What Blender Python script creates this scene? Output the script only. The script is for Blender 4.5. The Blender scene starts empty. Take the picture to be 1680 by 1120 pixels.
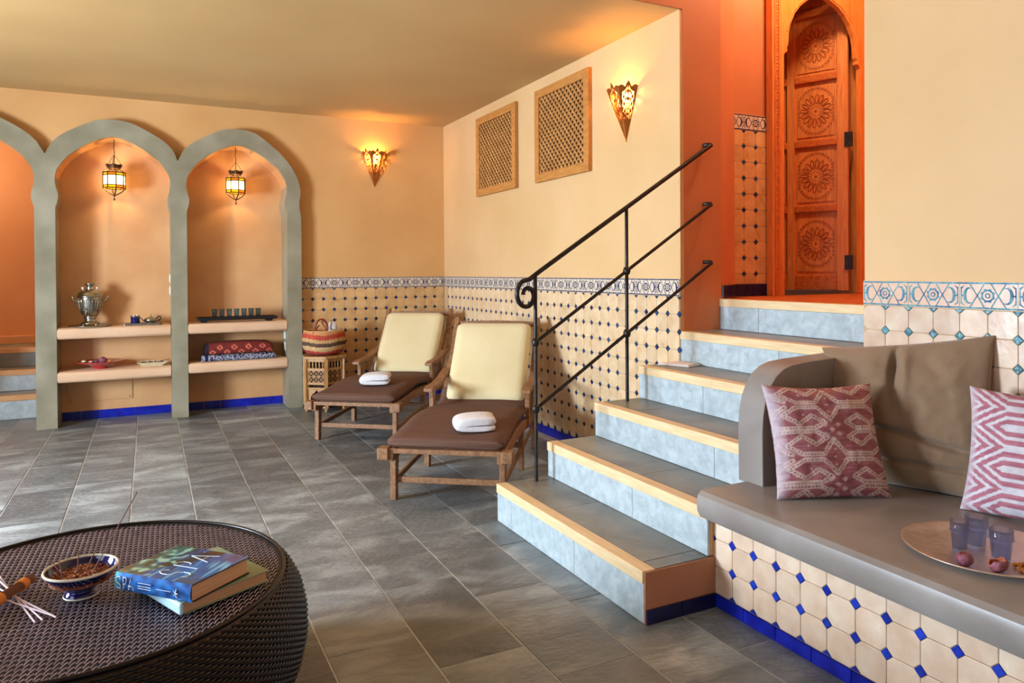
import bpy, bmesh, math, random
from mathutils import Vector, Matrix, noise
from mathutils.geometry import tessellate_polygon
R=math.radians; PI=math.pi; sin=math.sin; cos=math.cos
random.seed(7)
S=bpy.context.scene; COL=S.collection
# ---------------------------------------------------------------- camera
CAM=Vector((-2.661,-6.8389,1.2228)); YAW=.4642; ROLL=-.0061; PITCH=-.0087; F=1188.19
def make_camera():
    s,c=sin(YAW),cos(YAW); cp,sp=cos(PITCH),sin(PITCH)
    right=Vector((c,-s,0)); fl=Vector((s,c,0)); up=Vector((0,0,1))
    fwd=fl*cp+up*sp; u2=up*cp-fl*sp
    # image roll about the principal point
    cr,sr=cos(ROLL),sin(ROLL)
    X=right*cr+u2*sr; Y=u2*cr-right*sr
    cd=bpy.data.cameras.new('camera'); co=bpy.data.objects.new('camera',cd); COL.objects.link(co)
    M=Matrix((( X.x,Y.x,-fwd.x,CAM.x),(X.y,Y.y,-fwd.y,CAM.y),(X.z,Y.z,-fwd.z,CAM.z),(0,0,0,1)))
    co.matrix_world=M
    cd.sensor_width=36; cd.sensor_fit='HORIZONTAL'; cd.lens=F/1680*36
    cd.shift_y=-(560-455.26)/1680; cd.clip_start=.05; cd.clip_end=60
    S.camera=co
make_camera()
# ---------------------------------------------------------------- world, light, exposure
def lin(c):
    return tuple([(x/255/12.92 if x/255<=.04045 else ((x/255+.055)/1.055)**2.4) for x in c[:3]])+(1,)
W=bpy.data.worlds.new('world'); S.world=W; W.use_nodes=True
W.node_tree.nodes['Background'].inputs[0].default_value=(.62,.78,1,1)
W.node_tree.nodes['Background'].inputs[1].default_value=.3
def area(name,loc,rot,sx,sy,power,col):
    l=bpy.data.lights.new(name,'AREA'); l.shape='RECTANGLE'; l.size=sx; l.size_y=sy; l.energy=power; l.color=col
    o=bpy.data.objects.new(name,l); o.location=loc; o.rotation_euler=rot; COL.objects.link(o); return o
DAY=(.74,.87,1.0)
# daylight outside the garden doors of the left wall (faces +X) and the big window of the front wall (faces +Y)
area('daylight_side_door',(-5.95,-3.25,1.25),(0,R(-90),0),1.05,1.25,520,DAY)
area('daylight_side_window',(-5.95,-6.4,1.5),(0,R(-90),0),2.3,2.2,60,DAY)
area('daylight_front_window',(-3.4,-9.4,1.7),(R(90),0,0),3.4,2.2,12,DAY)
S.view_settings.view_transform='Standard'; S.view_settings.look='None'
S.view_settings.gamma=1; S.view_settings.exposure=0.05
S.view_settings.use_curve_mapping=False
# ---------------------------------------------------------------- object helpers
def tag(o,label=None,cat=None,group=None,kind=None):
    if label: o['label']=label
    if cat: o['category']=cat
    if group: o['group']=group
    if kind: o['kind']=kind
    return o
def empty(name,loc=(0,0,0),rz=0,parent=None):
    o=bpy.data.objects.new(name,None); o.location=loc; o.rotation_euler=(0,0,rz); o.empty_display_size=.1
    COL.objects.link(o); o.parent=parent; return o
def thing(name,label,cat,loc=(0,0,0),rz=0,group=None):
    return tag(empty(name,loc,rz),label,cat,group)
def wm(o):
    m=Matrix.Identity(4)
    while o is not None:
        m=Matrix.LocRotScale(o.location,o.rotation_euler,o.scale)@m; o=o.parent
    return m
class MB:
    def __init__(s): s.v=[]; s.f=[]; s.m=[]; s.cur=0
    def add(s,vs,fs,T=None):
        n=len(s.v)
        s.v+= [(T@Vector(p)) if T is not None else Vector(p) for p in vs]
        for f in fs: s.f.append([n+i for i in f]); s.m.append(s.cur)
        return s
    def box(s,c,d,T=None):
        x,y,z=c; a,b,e=d[0]/2,d[1]/2,d[2]/2
        vs=[(x+i*a,y+j*b,z+k*e) for i in(-1,1) for j in(-1,1) for k in(-1,1)]
        return s.add(vs,[(0,1,3,2),(4,6,7,5),(0,4,5,1),(2,3,7,6),(0,2,6,4),(1,5,7,3)],T)
    def bx(s,x0,x1,y0,y1,z0,z1,T=None):
        return s.box(((x0+x1)/2,(y0+y1)/2,(z0+z1)/2),(abs(x1-x0),abs(y1-y0),abs(z1-z0)),T)
    def bar(s,p,q,w,h=None,up=(0,0,1)):
        p=Vector(p);q=Vector(q);h=h or w; d=(q-p); L=d.length; d.normalize(); u=Vector(up)
        if abs(d.dot(u))>.98: u=Vector((1,0,0))
        a=d.cross(u).normalized(); b=a.cross(d).normalized()
        vs=[]
        for e in (p,q):
            for i,j in ((-1,-1),(1,-1),(1,1),(-1,1)): vs.append(e+a*i*w/2+b*j*h/2)
        return s.add(vs,[(3,2,1,0),(4,5,6,7),(0,1,5,4),(1,2,6,5),(2,3,7,6),(3,0,4,7)])
    def tube(s,pts,r,n=8,closed=False,cap=True):
        pts=[Vector(p) for p in pts]; N=len(pts); rings=[]; prev=None
        for i,p in enumerate(pts):
            if closed: d=pts[(i+1)%N]-pts[i-1]
            else: d=pts[min(i+1,N-1)]-pts[max(i-1,0)]
            d.normalize()
            if prev is None:
                u=Vector((0,0,1)) if abs(d.z)<.9 else Vector((1,0,0)); a=d.cross(u).normalized()
            else:
                a=(prev-d*prev.dot(d)).normalized()
            prev=a; b=d.cross(a); rr=r[i] if isinstance(r,(list,tuple)) else r
            rings.append([p+(a*cos(2*PI*k/n)+b*sin(2*PI*k/n))*rr for k in range(n)])
        vs=[q for g in rings for q in g]; fs=[]
        for i in range(N if closed else N-1):
            j=(i+1)%N
            for k in range(n):
                l=(k+1)%n; fs.append((i*n+k,i*n+l,j*n+l,j*n+k))
        if not closed and cap: fs.append(tuple(range(n))[::-1]); fs.append(tuple((N-1)*n+k for k in range(n)))
        return s.add(vs,fs)
    def lathe(s,prof,c=(0,0,0),n=32,T=None,a0=0):
        vs=[];fs=[];c=Vector(c)
        for r,z in prof:
            for k in range(n): a=a0+2*PI*k/n; vs.append((c.x+max(r,1e-5)*cos(a),c.y+max(r,1e-5)*sin(a),c.z+z))
        for i in range(len(prof)-1):
            for k in range(n):
                l=(k+1)%n; fs.append((i*n+k,i*n+l,(i+1)*n+l,(i+1)*n+k))
        return s.add(vs,fs,T)
    def prism(s,poly,vec,T=None):
        poly=[Vector(p) for p in poly]; vec=Vector(vec); n=len(poly)
        tri=tessellate_polygon([poly])
        fs=[tuple(t) for t in tri]+[tuple(i+n for i in t[::-1]) for t in tri]
        fs+=[(i,(i+1)%n,(i+1)%n+n,i+n) for i in range(n)]
        return s.add(poly+[p+vec for p in poly],fs,T)
    def build(s,name,mats,parent=None,smooth=False,local=False,bevel=0,seg=2,sub=0,rec=True,cols=None,auto=None,loc=None):
        me=bpy.data.meshes.new(name)
        P=[tuple(v) for v in s.v]
        if parent is not None and not local:
            Mi=wm(parent).inverted(); P=[tuple(Mi@Vector(v)) for v in P]
        me.from_pydata(P,[],s.f)
        if not isinstance(mats,(list,tuple)): mats=[mats]
        for m in mats: me.materials.append(m)
        me.polygons.foreach_set('material_index',s.m)
        if smooth or auto: me.polygons.foreach_set('use_smooth',[True]*len(me.polygons))
        if rec:
            b=bmesh.new(); b.from_mesh(me); bmesh.ops.recalc_face_normals(b,faces=b.faces); b.to_mesh(me); b.free()
        if cols is not None:
            at=me.color_attributes.new('paint','FLOAT_COLOR','POINT')
            at.data.foreach_set('color',[x for c in cols for x in c])
        me.update()
        o=bpy.data.objects.new(name,me); COL.objects.link(o); o.parent=parent
        if loc: o.location=loc
        if auto: 
            b=bmesh.new(); b.from_mesh(me)
            for e in b.edges:
                if len(e.link_faces)==2 and e.calc_face_angle(0)>R(auto): e.smooth=False
            b.to_mesh(me); b.free()
        if bevel:
            m=o.modifiers.new('bevel','BEVEL'); m.width=bevel; m.segments=seg; m.limit_method='ANGLE'; m.angle_limit=R(40)
        if sub:
            m=o.modifiers.new('sub','SUBSURF'); m.levels=sub; m.render_levels=sub
        return o
def copy_tree(o,parent=None):
    c=o.copy(); COL.objects.link(c); c.parent=parent
    for ch in list(o.children): copy_tree(ch,c)
    return c
def inst(src,name,loc,rot=None,parent=None,mat=None):
    if parent is not None: loc=wm(parent).inverted()@Vector(loc)
    o=bpy.data.objects.new(name,src); o.location=loc
    if rot is not None: o.rotation_euler=rot
    COL.objects.link(o); o.parent=parent
    return o
def meshof(mb,name,mats,smooth=False):
    o=mb.build(name,mats,smooth=smooth); me=o.data; bpy.data.objects.remove(o); return me
# ---------------------------------------------------------------- materials
def mat(name,c1,c2=None,rough=.5,metal=0,scale=6,detail=5,bump=0,bscale=40,rand=0,stretch=(1,1,1),coord='pos',
        emit=0,trans=0,ior=1.45,coat=0,spec=.5,c3=None,dist=0,rvar=0,attr=None,contrast=1.0,spots=None,sheen=0,alpha=1):
    m=bpy.data.materials.new(name); m.use_nodes=True; nt=m.node_tree; N=nt.nodes; L=nt.links
    b=N['Principled BSDF']; c1=lin(c1); c2=lin(c2) if c2 else c1
    b.inputs['Roughness'].default_value=rough; b.inputs['Metallic'].default_value=metal
    b.inputs['IOR'].default_value=ior; b.inputs['Transmission Weight'].default_value=trans
    b.inputs['Coat Weight'].default_value=coat; b.inputs['Specular IOR Level'].default_value=spec
    b.inputs['Coat Roughness'].default_value=.08; b.inputs['Sheen Weight'].default_value=sheen
    if coord=='pos': g=N.new('ShaderNodeNewGeometry').outputs['Position']
    else: g=N.new('ShaderNodeTexCoord').outputs['Object']
    mp=N.new('ShaderNodeMapping'); mp.inputs['Scale'].default_value=stretch; L.new(g,mp.inputs['Vector']); vec=mp.outputs[0]
    if rand or coord=='obj':
        oi=N.new('ShaderNodeObjectInfo')
        ad=N.new('ShaderNodeVectorMath'); ad.operation='ADD'
        ml=N.new('ShaderNodeVectorMath'); ml.operation='SCALE'; ml.inputs[0].default_value=(13.1,7.7,21.3)
        L.new(oi.outputs['Random'],ml.inputs['Scale']); L.new(vec,ad.inputs[0]); L.new(ml.outputs[0],ad.inputs[1]); vec=ad.outputs[0]
    nz=N.new('ShaderNodeTexNoise'); nz.inputs['Scale'].default_value=scale; nz.inputs['Detail'].default_value=detail
    nz.inputs['Distortion'].default_value=dist; L.new(vec,nz.inputs['Vector'])
    rp=N.new('ShaderNodeValToRGB'); w=.22/contrast
    rp.color_ramp.elements[0].position=.5-w; rp.color_ramp.elements[1].position=.5+w
    rp.color_ramp.elements[0].color=c1; rp.color_ramp.elements[1].color=c2
    if c3:
        e=rp.color_ramp.elements.new(.5); e.color=lin(c3)
    L.new(nz.outputs['Fac'],rp.inputs['Fac']); colr=rp.outputs['Color']
    if attr:
        a=N.new('ShaderNodeVertexColor'); a.layer_name=attr
        mx=N.new('ShaderNodeMix'); mx.data_type='RGBA'; mx.blend_type='MULTIPLY'; mx.inputs['Factor'].default_value=1
        L.new(a.outputs['Color'],mx.inputs['A']); L.new(colr,mx.inputs['B']); colr=mx.outputs['Result']
    if rand:
        hs=N.new('ShaderNodeHueSaturation'); mr=N.new('ShaderNodeMapRange')
        mr.inputs['To Min'].default_value=1-rand; mr.inputs['To Max'].default_value=1+rand
        L.new(oi.outputs['Random'],mr.inputs['Value']); L.new(mr.outputs[0],hs.inputs['Value']); L.new(colr,hs.inputs['Color']); colr=hs.outputs['Color']
    L.new(colr,b.inputs['Base Color'])
    if rvar:
        mr2=N.new('ShaderNodeMapRange'); mr2.inputs['To Min'].default_value=max(.02,rough-rvar); mr2.inputs['To Max'].default_value=rough+rvar
        L.new(nz.outputs['Fac'],mr2.inputs['Value']); L.new(mr2.outputs[0],b.inputs['Roughness'])
    if bump:
        n2=N.new('ShaderNodeTexNoise'); n2.inputs['Scale'].default_value=bscale; n2.inputs['Detail'].default_value=6
        L.new(vec,n2.inputs['Vector'])
        bp=N.new('ShaderNodeBump'); bp.inputs['Strength'].default_value=bump; bp.inputs['Distance'].default_value=.01
        L.new(n2.outputs['Fac'],bp.inputs['Height']); L.new(bp.outputs[0],b.inputs['Normal'])
    if emit:
        L.new(colr,b.inputs['Emission Color']); b.inputs['Emission Strength'].default_value=emit
    return m
M={}
M['plaster']=mat('ochre lime plaster',(208,154,92),(222,172,110),rough=.62,scale=1.6,bump=.08,bscale=14,rvar=.08)
M['plaster2']=mat('pale ochre plaster',(212,170,114),(224,184,132),rough=.6,scale=1.4,bump=.08,bscale=12,rvar=.08)
M['ceil']=mat('ceiling plaster',(190,150,94),(202,164,108),rough=.7,scale=.9,bump=.05,bscale=5)
M['peach']=mat('peach niche plaster',(202,144,92),(220,170,116),rough=.5,scale=2.6,bump=.12,bscale=10,rvar=.1)
M['shelfp']=mat('shelf plaster',(214,172,134),(226,188,152),rough=.45,scale=3,bump=.06,bscale=16)
M['terra']=mat('terracotta plaster',(198,120,72),(212,136,86),rough=.65,scale=1.6,bump=.08,bscale=12)
M['column']=mat('grey green tadelakt',(126,119,94),(162,154,130),rough=.38,scale=4,bump=.15,bscale=9,rvar=.12,detail=8)
M['slate']=mat('grey slate',(92,101,102),(160,168,167),rough=.33,scale=2.9,bump=.75,bscale=24,rand=.28,stretch=(1,2.2,1),detail=10,dist=.6,rvar=.13,c3=(116,121,122))
M['riser']=mat('daylit riser slate',(156,168,170),(190,201,202),rough=.42,scale=22,bump=.5,bscale=40,rand=.06,dist=.6,detail=8)  # same stone as the treads, with bright daylight put into its colour
M['tread']=mat('tread slate',(100,98,90),(142,140,130),rough=.36,scale=4,bump=.3,bscale=26,rand=.12,detail=8,dist=.5)
M['grout']=mat('grout',(178,180,178),(196,198,196),rough=.85,scale=20)
M['tgrout']=mat('wall tile grout',(188,156,112),(204,174,132),rough=.85,scale=20)
M['nosing']=mat('oak nosing',(218,186,136),(236,208,162),rough=.45,scale=10,stretch=(8,.8,8),bump=.05,bscale=30)
M['oct']=mat('cream zellige',(200,150,92),(220,180,126),rough=.3,scale=14,bump=.16,bscale=22,rand=.09,rvar=.08,c3=(212,166,110))
M['octa']=mat('pale cream zellige',(208,170,124),(228,202,162),rough=.3,scale=14,bump=.16,bscale=20,rand=.07,rvar=.08,c3=(220,188,146))
M['octp']=mat('pink cream zellige',(208,176,148),(228,206,180),rough=.24,scale=13,bump=.16,bscale=20,rand=.07,rvar=.08,c3=(220,192,164))
M['dia']=mat('dark blue zellige',(16,18,52),(46,84,130),rough=.12,scale=22,bump=.3,bscale=30,rand=.2)
M['diab']=mat('cobalt zellige',(18,36,140),(36,66,176),rough=.13,scale=30,bump=.3,bscale=26,rand=.3)
M['diat']=mat('teal reflection tint',(44,92,118),(96,150,150),rough=.1,scale=50,bump=.6,bscale=45,rand=.3)  # window reflections on the dark blue diamonds, put in as teal colour
M['bblue']=mat('border blue',(20,24,66),(34,46,104),rough=.14,scale=30,bump=.2,bscale=40)
M['bteal']=mat('border teal reflection tint',(34,74,122),(110,170,166),rough=.1,scale=22,bump=.8,bscale=60,c3=(76,136,150))  # greenish window sparkle painted into the blue of the border
M['bcream']=mat('border cream',(214,196,170),(226,210,186),rough=.3,scale=30,bump=.1)
M['bpeach']=mat('border peach',(214,172,140),(226,188,158),rough=.3,scale=30,bump=.1)
M['skirt']=mat('cobalt skirting tile',(14,22,128),(26,40,168),rough=.15,scale=20,bump=.12,bscale=14,rand=.15)
M['skirtd']=mat('navy skirting tile',(16,16,50),(30,28,80),rough=.2,scale=20,bump=.12,bscale=14)
M['pine_shade']=mat('pine with groove shade',(168,82,34),(188,98,46),rough=.5)  # darker than the door pine, standing in for shade in engraved lines
M['pine']=mat('knotty pine',(206,116,52),(234,152,80),rough=.42,scale=7,stretch=(7,7,.7),bump=.06,bscale=30,dist=.8,coord='obj',c3=(220,132,64))
M['pineh']=mat('pine rail',(184,84,30),(220,122,52),rough=.42,scale=7,stretch=(.7,7,7),bump=.06,bscale=30,dist=.8,coord='obj')
M['pinel']=mat('frame pine',(222,120,44),(242,150,70),rough=.42,scale=7,stretch=(7,7,.7),bump=.05,dist=.8,coord='obj')
M['grille']=mat('honey wood',(176,112,50),(202,138,70),rough=.45,scale=9,stretch=(6,1,6),bump=.05)
M['slat']=mat('lattice wood',(166,112,58),(194,138,78),rough=.5,scale=12)
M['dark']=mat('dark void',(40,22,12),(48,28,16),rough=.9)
M['teak']=mat('weathered teak',(114,76,48),(162,116,76),rough=.55,scale=8,stretch=(7,.9,7),bump=.12,bscale=40,dist=.5,coord='obj',detail=8)
M['mattress']=mat('brown ribbed fabric',(84,54,40),(108,74,56),rough=.85,scale=3,stretch=(.6,34,34),bump=.6,bscale=3,coord='obj')
M['cushion']=mat('cream cotton',(218,200,150),(228,213,166),rough=.9,scale=3,bump=.12,bscale=14,coord='obj',sheen=.2)
M['piping']=mat('pale piping',(222,218,172),rough=.85)
M['towel']=mat('white terry',(244,240,238),(255,252,250),rough=.95,scale=60,bump=.9,bscale=260,sheen=.4)
M['iron']=mat('wrought iron',(46,40,36),(66,60,56),rough=.42,metal=.75,scale=30,bump=.15,bscale=60)
M['bench']=mat('taupe tadelakt',(122,112,104),(154,146,138),rough=.34,scale=3.2,bump=.04,bscale=9,rvar=.08,detail=8,dist=.4)
M['ratt_sheen']=mat('rattan top with painted sheen',(142,130,152),(194,182,204),rough=.22,scale=30,coat=.6)  # pale lavender paints window highlights onto dark lacquered strands
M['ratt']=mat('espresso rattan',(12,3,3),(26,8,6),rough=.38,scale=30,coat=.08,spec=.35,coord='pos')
M['rattb']=mat('rattan core',(8,4,5),(14,7,8),rough=.5)
M['brown']=mat('taupe cotton',(124,98,72),(142,114,86),rough=.9,scale=4,bump=.15,bscale=60,coord='obj',sheen=.3)
M['paint']=mat('woven print',(225,225,225),(255,255,255),rough=.9,scale=40,bump=.2,bscale=120,attr='paint',coord='obj')
M['print']=mat('glossy print',(250,250,250),(255,255,255),rough=.22,scale=4,attr='paint',coat=.3)
M['brass']=mat('aged brass',(156,88,36),(192,118,52),rough=.42,metal=.8,scale=30,bump=.1)
M['bronze']=mat('dark bronze',(70,46,28),(100,68,40),rough=.45,metal=.8,scale=40)
M['silver']=mat('tarnished silver',(150,146,132),(196,192,178),rough=.22,metal=1,scale=20,bump=.08,bscale=60)
M['tray']=mat('hammered copper tray',(196,172,154),(222,202,186),rough=.42,metal=.85,scale=14,bump=.35,bscale=34)
M['red']=mat('red lacquer',(170,28,40),(190,38,48),rough=.25,scale=10,coat=.4)
M['black']=mat('black lacquer',(22,18,20),(34,28,30),rough=.35)
M['navy']=mat('navy glaze',(12,14,56),(20,24,88),rough=.08,scale=10,coat=.6)
M['rimw']=mat('bone glaze rim',(190,180,150),(226,220,200),rough=.15,scale=30)
M['white']=mat('white plastic',(230,228,214),rough=.4)
M['wicker']=mat('straw',(190,140,84),(214,168,108),rough=.6,scale=60,bump=.3)
M['leather']=mat('chestnut leather',(120,48,24),(150,66,34),rough=.4,scale=30)
M['tablew']=mat('inlaid side table wood',(160,112,62),(196,148,92),rough=.45,scale=10,stretch=(5,5,1),bump=.08,coord='obj')
M['linen']=mat('cream dish',(206,190,150),(222,206,170),rough=.6,scale=20)
M['shell']=mat('dried fruit rind',(96,44,60),(160,96,108),rough=.55,scale=60,bump=.8,bscale=60)
M['shellin']=mat('rind inside',(150,74,48),(190,110,76),rough=.8,scale=30,bump=.4)
M['raisin']=mat('golden raisin',(190,112,40),(226,156,78),rough=.35,scale=40,rand=.15,coat=.2)
M['potp']=mat('potpourri',(96,40,24),(160,92,56),rough=.8,scale=60)
M['potp2']=mat('potpourri pale',(176,120,76),(200,150,104),rough=.8)
M['incw']=mat('incense white pink',(214,190,192),(226,204,204),rough=.7)
M['incb']=mat('incense brown',(120,76,56),rough=.8)
M['inco']=mat('orange band',(206,116,28),(220,136,44),rough=.5)
M['pages']=mat('book pages',(196,150,112),(220,178,140),rough=.8,scale=6,stretch=(1,1,120),coord='pos')
M['sage']=mat('sage cover',(128,150,124),(150,166,138),rough=.45,scale=5)
M['mint']=mat('pale cover spine',(170,206,214),(190,220,222),rough=.4)
M['letter']=mat('white lettering',(232,240,250),rough=.4)
def lampglass(name,tc,ec,e):
    m=bpy.data.materials.new(name); m.use_nodes=True; nt=m.node_tree; N=nt.nodes; L=nt.links; N.remove(N['Principled BSDF'])
    t=N.new('ShaderNodeBsdfTransparent'); t.inputs[0].default_value=lin(tc); em=N.new('ShaderNodeEmission'); em.inputs[0].default_value=lin(ec); em.inputs[1].default_value=e
    mx=N.new('ShaderNodeMixShader'); mx.inputs[0].default_value=.45; L.new(t.outputs[0],mx.inputs[1]); L.new(em.outputs[0],mx.inputs[2]); L.new(mx.outputs[0],N['Material Output'].inputs[0]); return m
M['lamp']=lampglass('lamp glass white',(255,236,200),(255,222,160),7)
M['lampy']=lampglass('lamp glass yellow',(255,214,60),(236,180,30),2.4)
M['lampo']=lampglass('lamp glass amber',(255,150,50),(240,130,30),2.4)
M['bulb']=mat('bulb',(255,214,140),rough=.3,emit=9)
M['metalw']=mat('window frame',(150,150,146),rough=.5)
M['paper']=mat('folded paper',(236,224,214),rough=.8)
def glass(name,col,mixf=.0):
    m=bpy.data.materials.new(name); m.use_nodes=True; nt=m.node_tree; N=nt.nodes; L=nt.links
    b=N['Principled BSDF']; out=N['Material Output']
    b.inputs['Base Color'].default_value=lin(col); b.inputs['Roughness'].default_value=.03; b.inputs['Transmission Weight'].default_value=1; b.inputs['IOR'].default_value=1.45
    if mixf:
        t=N.new('ShaderNodeBsdfTransparent'); t.inputs[0].default_value=lin(col); mx=N.new('ShaderNodeMixShader'); mx.inputs[0].default_value=mixf
        L.new(b.outputs[0],mx.inputs[1]); L.new(t.outputs[0],mx.inputs[2]); L.new(mx.outputs[0],out.inputs[0])
    return m
M['glassb']=glass('blue tea glass',(216,228,250),.55)
M['glassg']=glass('smoky tea glass',(206,226,238),.72)
M['pane']=glass('window pane',(250,252,255),.9)
# ================================================================ SETTING
WX0=-5.6; YF=-9.0; YS=-3.633; YR=-4.81; LZ=1.057; CZ=2.68; HZ=3.7
# ---- floor with slate tiles
fl=MB(); fl.bx(WX0-1.2,.0,YF,2.6,-.12,-.0028); floor=fl.build('floor',M['grout']); tag(floor,kind='structure')
def slab_mesh(w,l,t=.006,b=.002):
    m=MB(); vs=[]
    for z,i in ((-t,0),(-b*.6,0),(0,b)): vs+=[(-w/2+i,-l/2+i,z),(w/2-i,-l/2+i,z),(w/2-i,l/2-i,z),(-w/2+i,l/2-i,z)]
    fs=[(8,9,10,11)]
    for r in (0,4):
        for k in range(4): fs.append((r+k,r+(k+1)%4,r+4+(k+1)%4,r+4+k))
    return m.add(vs,fs)
PITCHX=.2955; GL=.609
tile_me=meshof(slab_mesh(PITCHX-.0055,GL-.003),'floor_tile',M['slate'])
offs={0:-2.095,1:-4.135,2:-4.345,3:-4.54,-1:-2.35,-2:-2.0}
rf=MB()
for k in range(-11,9):
    x0=-2.168+PITCHX*k; xc=x0+PITCHX/2
    if xc>0: continue
    off=offs.get(k,random.uniform(-.3,.3))
    n0=math.floor((YF-off)/GL)
    for n in range(n0,12):
        y0=off+n*GL; yc=y0+GL/2
        if y0<YF or yc>2.4: continue
        if xc>-1.15+.14 and yc>YS-1.1+.3 and yc<YS-.3 : continue
        if xc>-.82 and yc<YR-.15: continue
        if yc<-6.0 or (yc>.7) or (yc>.4 and xc>-3.5):
            rf.add([(xc-.1447,yc-GL/2+.0015,-.001),(xc+.1447,yc-GL/2+.0015,-.001),(xc+.1447,yc+GL/2-.0015,-.001),(xc-.1447,yc+GL/2-.0015,-.001)],[(0,1,2,3)])
            continue
        o=inst(tile_me,'floor_tile',(xc,yc,random.uniform(-.0012,.0)),(random.uniform(-.002,.002)*.5,random.uniform(-.002,.002)*.5,0),floor)
rfo=rf.build('floor_tile',M['slate'],floor,local=True); rfo['kind']='stuff'
# ---- zellige pieces
DH=.0185
def oct_mesh(h0=-.05,h1=.05):
    g=.0009; a=.05-g; c=.05-DH-g*.4
    base=[(-a,-c),(-c,-a),(c,-a),(a,-c),(a,c),(c,a),(-c,a),(-a,c)]
    poly=[(x,min(max(y,h0+g),h1-g)) for x,y in base]
    m=MB(); n=8
    vs=[(x,y,0) for x,y in poly]+[(x,y,.0045) for x,y in poly]+[(x*.955,y*.955+(h0+h1)/2*.045,.0058) for x,y in poly]
    fs=[tuple(range(16,24))]+[(r+k,r+(k+1)%n,r+n+(k+1)%n,r+n+k) for r in (0,8) for k in range(n)]
    return m.add(vs,fs)
def dia_mesh(m,x=0,y=0,T=None,lo=-9,hi=9):
    d=DH-.0012
    pts=[(x-d,y),(x,y-d),(x+d,y),(x,y+d)]
    if y-d<lo: pts=[(x-d,lo),(x+d,lo),(x,y+d)]
    if y+d>hi: pts=[(x-d,hi),(x,y-d),(x+d,hi)]
    n=len(pts); cx=sum(p[0] for p in pts)/n; cy=sum(p[1] for p in pts)/n
    vs=[(p[0],p[1],0) for p in pts]+[(p[0],p[1],.005) for p in pts]+[(cx+(p[0]-cx)*.86,cy+(p[1]-cy)*.86,.0066) for p in pts]
    fs=[tuple(range(2*n,3*n))]+[(r+k,r+(k+1)%n,r+n+(k+1)%n,r+n+k) for r in (0,n) for k in range(n)]
    return m.add(vs,fs,T)
def border_mesh(blue,cream,name):
    m=MB(); g=.0008
    m.bx(-.1+g,.1-g,-.05+g,.05-g,0,.006)
    m.cur=1; Z=.0066
    def q(pts): m.add([(x,y,Z) for x,y in pts],[tuple(range(len(pts)))])
    def ln(x0,y0,x1,y1,w):
        dx,dy=x1-x0,y1-y0; l=math.hypot(dx,dy); nx,ny=-dy/l*w/2,dx/l*w/2
        q([(x0+nx,y0+ny),(x0-nx,y0-ny),(x1-nx,y1-ny),(x1+nx,y1+ny)])
    def ring(cx,cy,r0,r1,n,a0=0,a1=2*PI,star=0):
        for k in range(n):
            a=a0+(a1-a0)*k/n; b=a0+(a1-a0)*(k+1)/n
            ra=r1*(1+star*(k%2)); rb=r1*(1+star*((k+1)%2))
            q([(cx+r0*cos(a),cy+r0*sin(a)),(cx+ra*cos(a),cy+ra*sin(a)),(cx+rb*cos(b),cy+rb*sin(b)),(cx+r0*cos(b),cy+r0*sin(b))])
    ln(-.099,.0445,.099,.0445,.006); ln(-.099,-.0445,.099,-.0445,.006)
    ring(0,0,.0165,.0215,16,star=.28); ring(0,0,.0055,.010,10); 
    for s in (-1,1):
        for t in (-1,1):
            ln(s*.036,0,s*.062,t*.042,.0042); ln(s*.036,0,s*.012,t*.042,.0042)
        # palmette: crescent + stem
        n=12
        for k in range(n):
            c_=[]
            for kk in (k,k+1):
                a=R(-128+256*kk/n); f=1-abs(2*kk/n-1)**2.2
                c_.append((.066+.021*cos(a),.030*sin(a),.066+(.021-.012*f)*cos(a),(.030-.011*f)*sin(a)))
            q([(s*c_[0][2],c_[0][3]),(s*c_[0][0],c_[0][1]),(s*c_[1][0],c_[1][1]),(s*c_[1][2],c_[1][3])])
        q([(s*.094,.003),(s*.085,.003),(s*.085,-.003),(s*.094,-.003)])
        for t in (-1,1): ln(s*.092,t*.026,s*.083,t*.036,.004)
        ln(s*.0935,-.031,s*.0935,.031,.0042)
    me=bpy.data.meshes.new(name); me.from_pydata([tuple(v) for v in m.v],[],m.f)
    me.materials.append(M[cream]); me.materials.append(M[blue]); me.polygons.foreach_set('material_index',m.m)
    b=bmesh.new(); b.from_mesh(me)
    for f in b.faces:
        if f.material_index==1 and f.normal.z<0: f.normal_flip()
    b.to_mesh(me); b.free(); me.update(); return me
bord_me=border_mesh('bblue','bcream','border_tile'); bordt_me=border_mesh('bteal','bpeach','border_tile')
RB=Matrix(((1,0,0),(0,0,-1),(0,1,0)))          # wall facing -Y : local x->X, y->Z, z->-Y
RA=Matrix(((0,0,-1),(-1,0,0),(0,1,0)))         # wall facing -X : local x->-Y, y->Z, z->-X
EB=RB.to_euler(); EA=RA.to_euler()
def P3(R3,org,a,b,c=0): return Vector(org)+R3@Vector((a,b,c))
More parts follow.
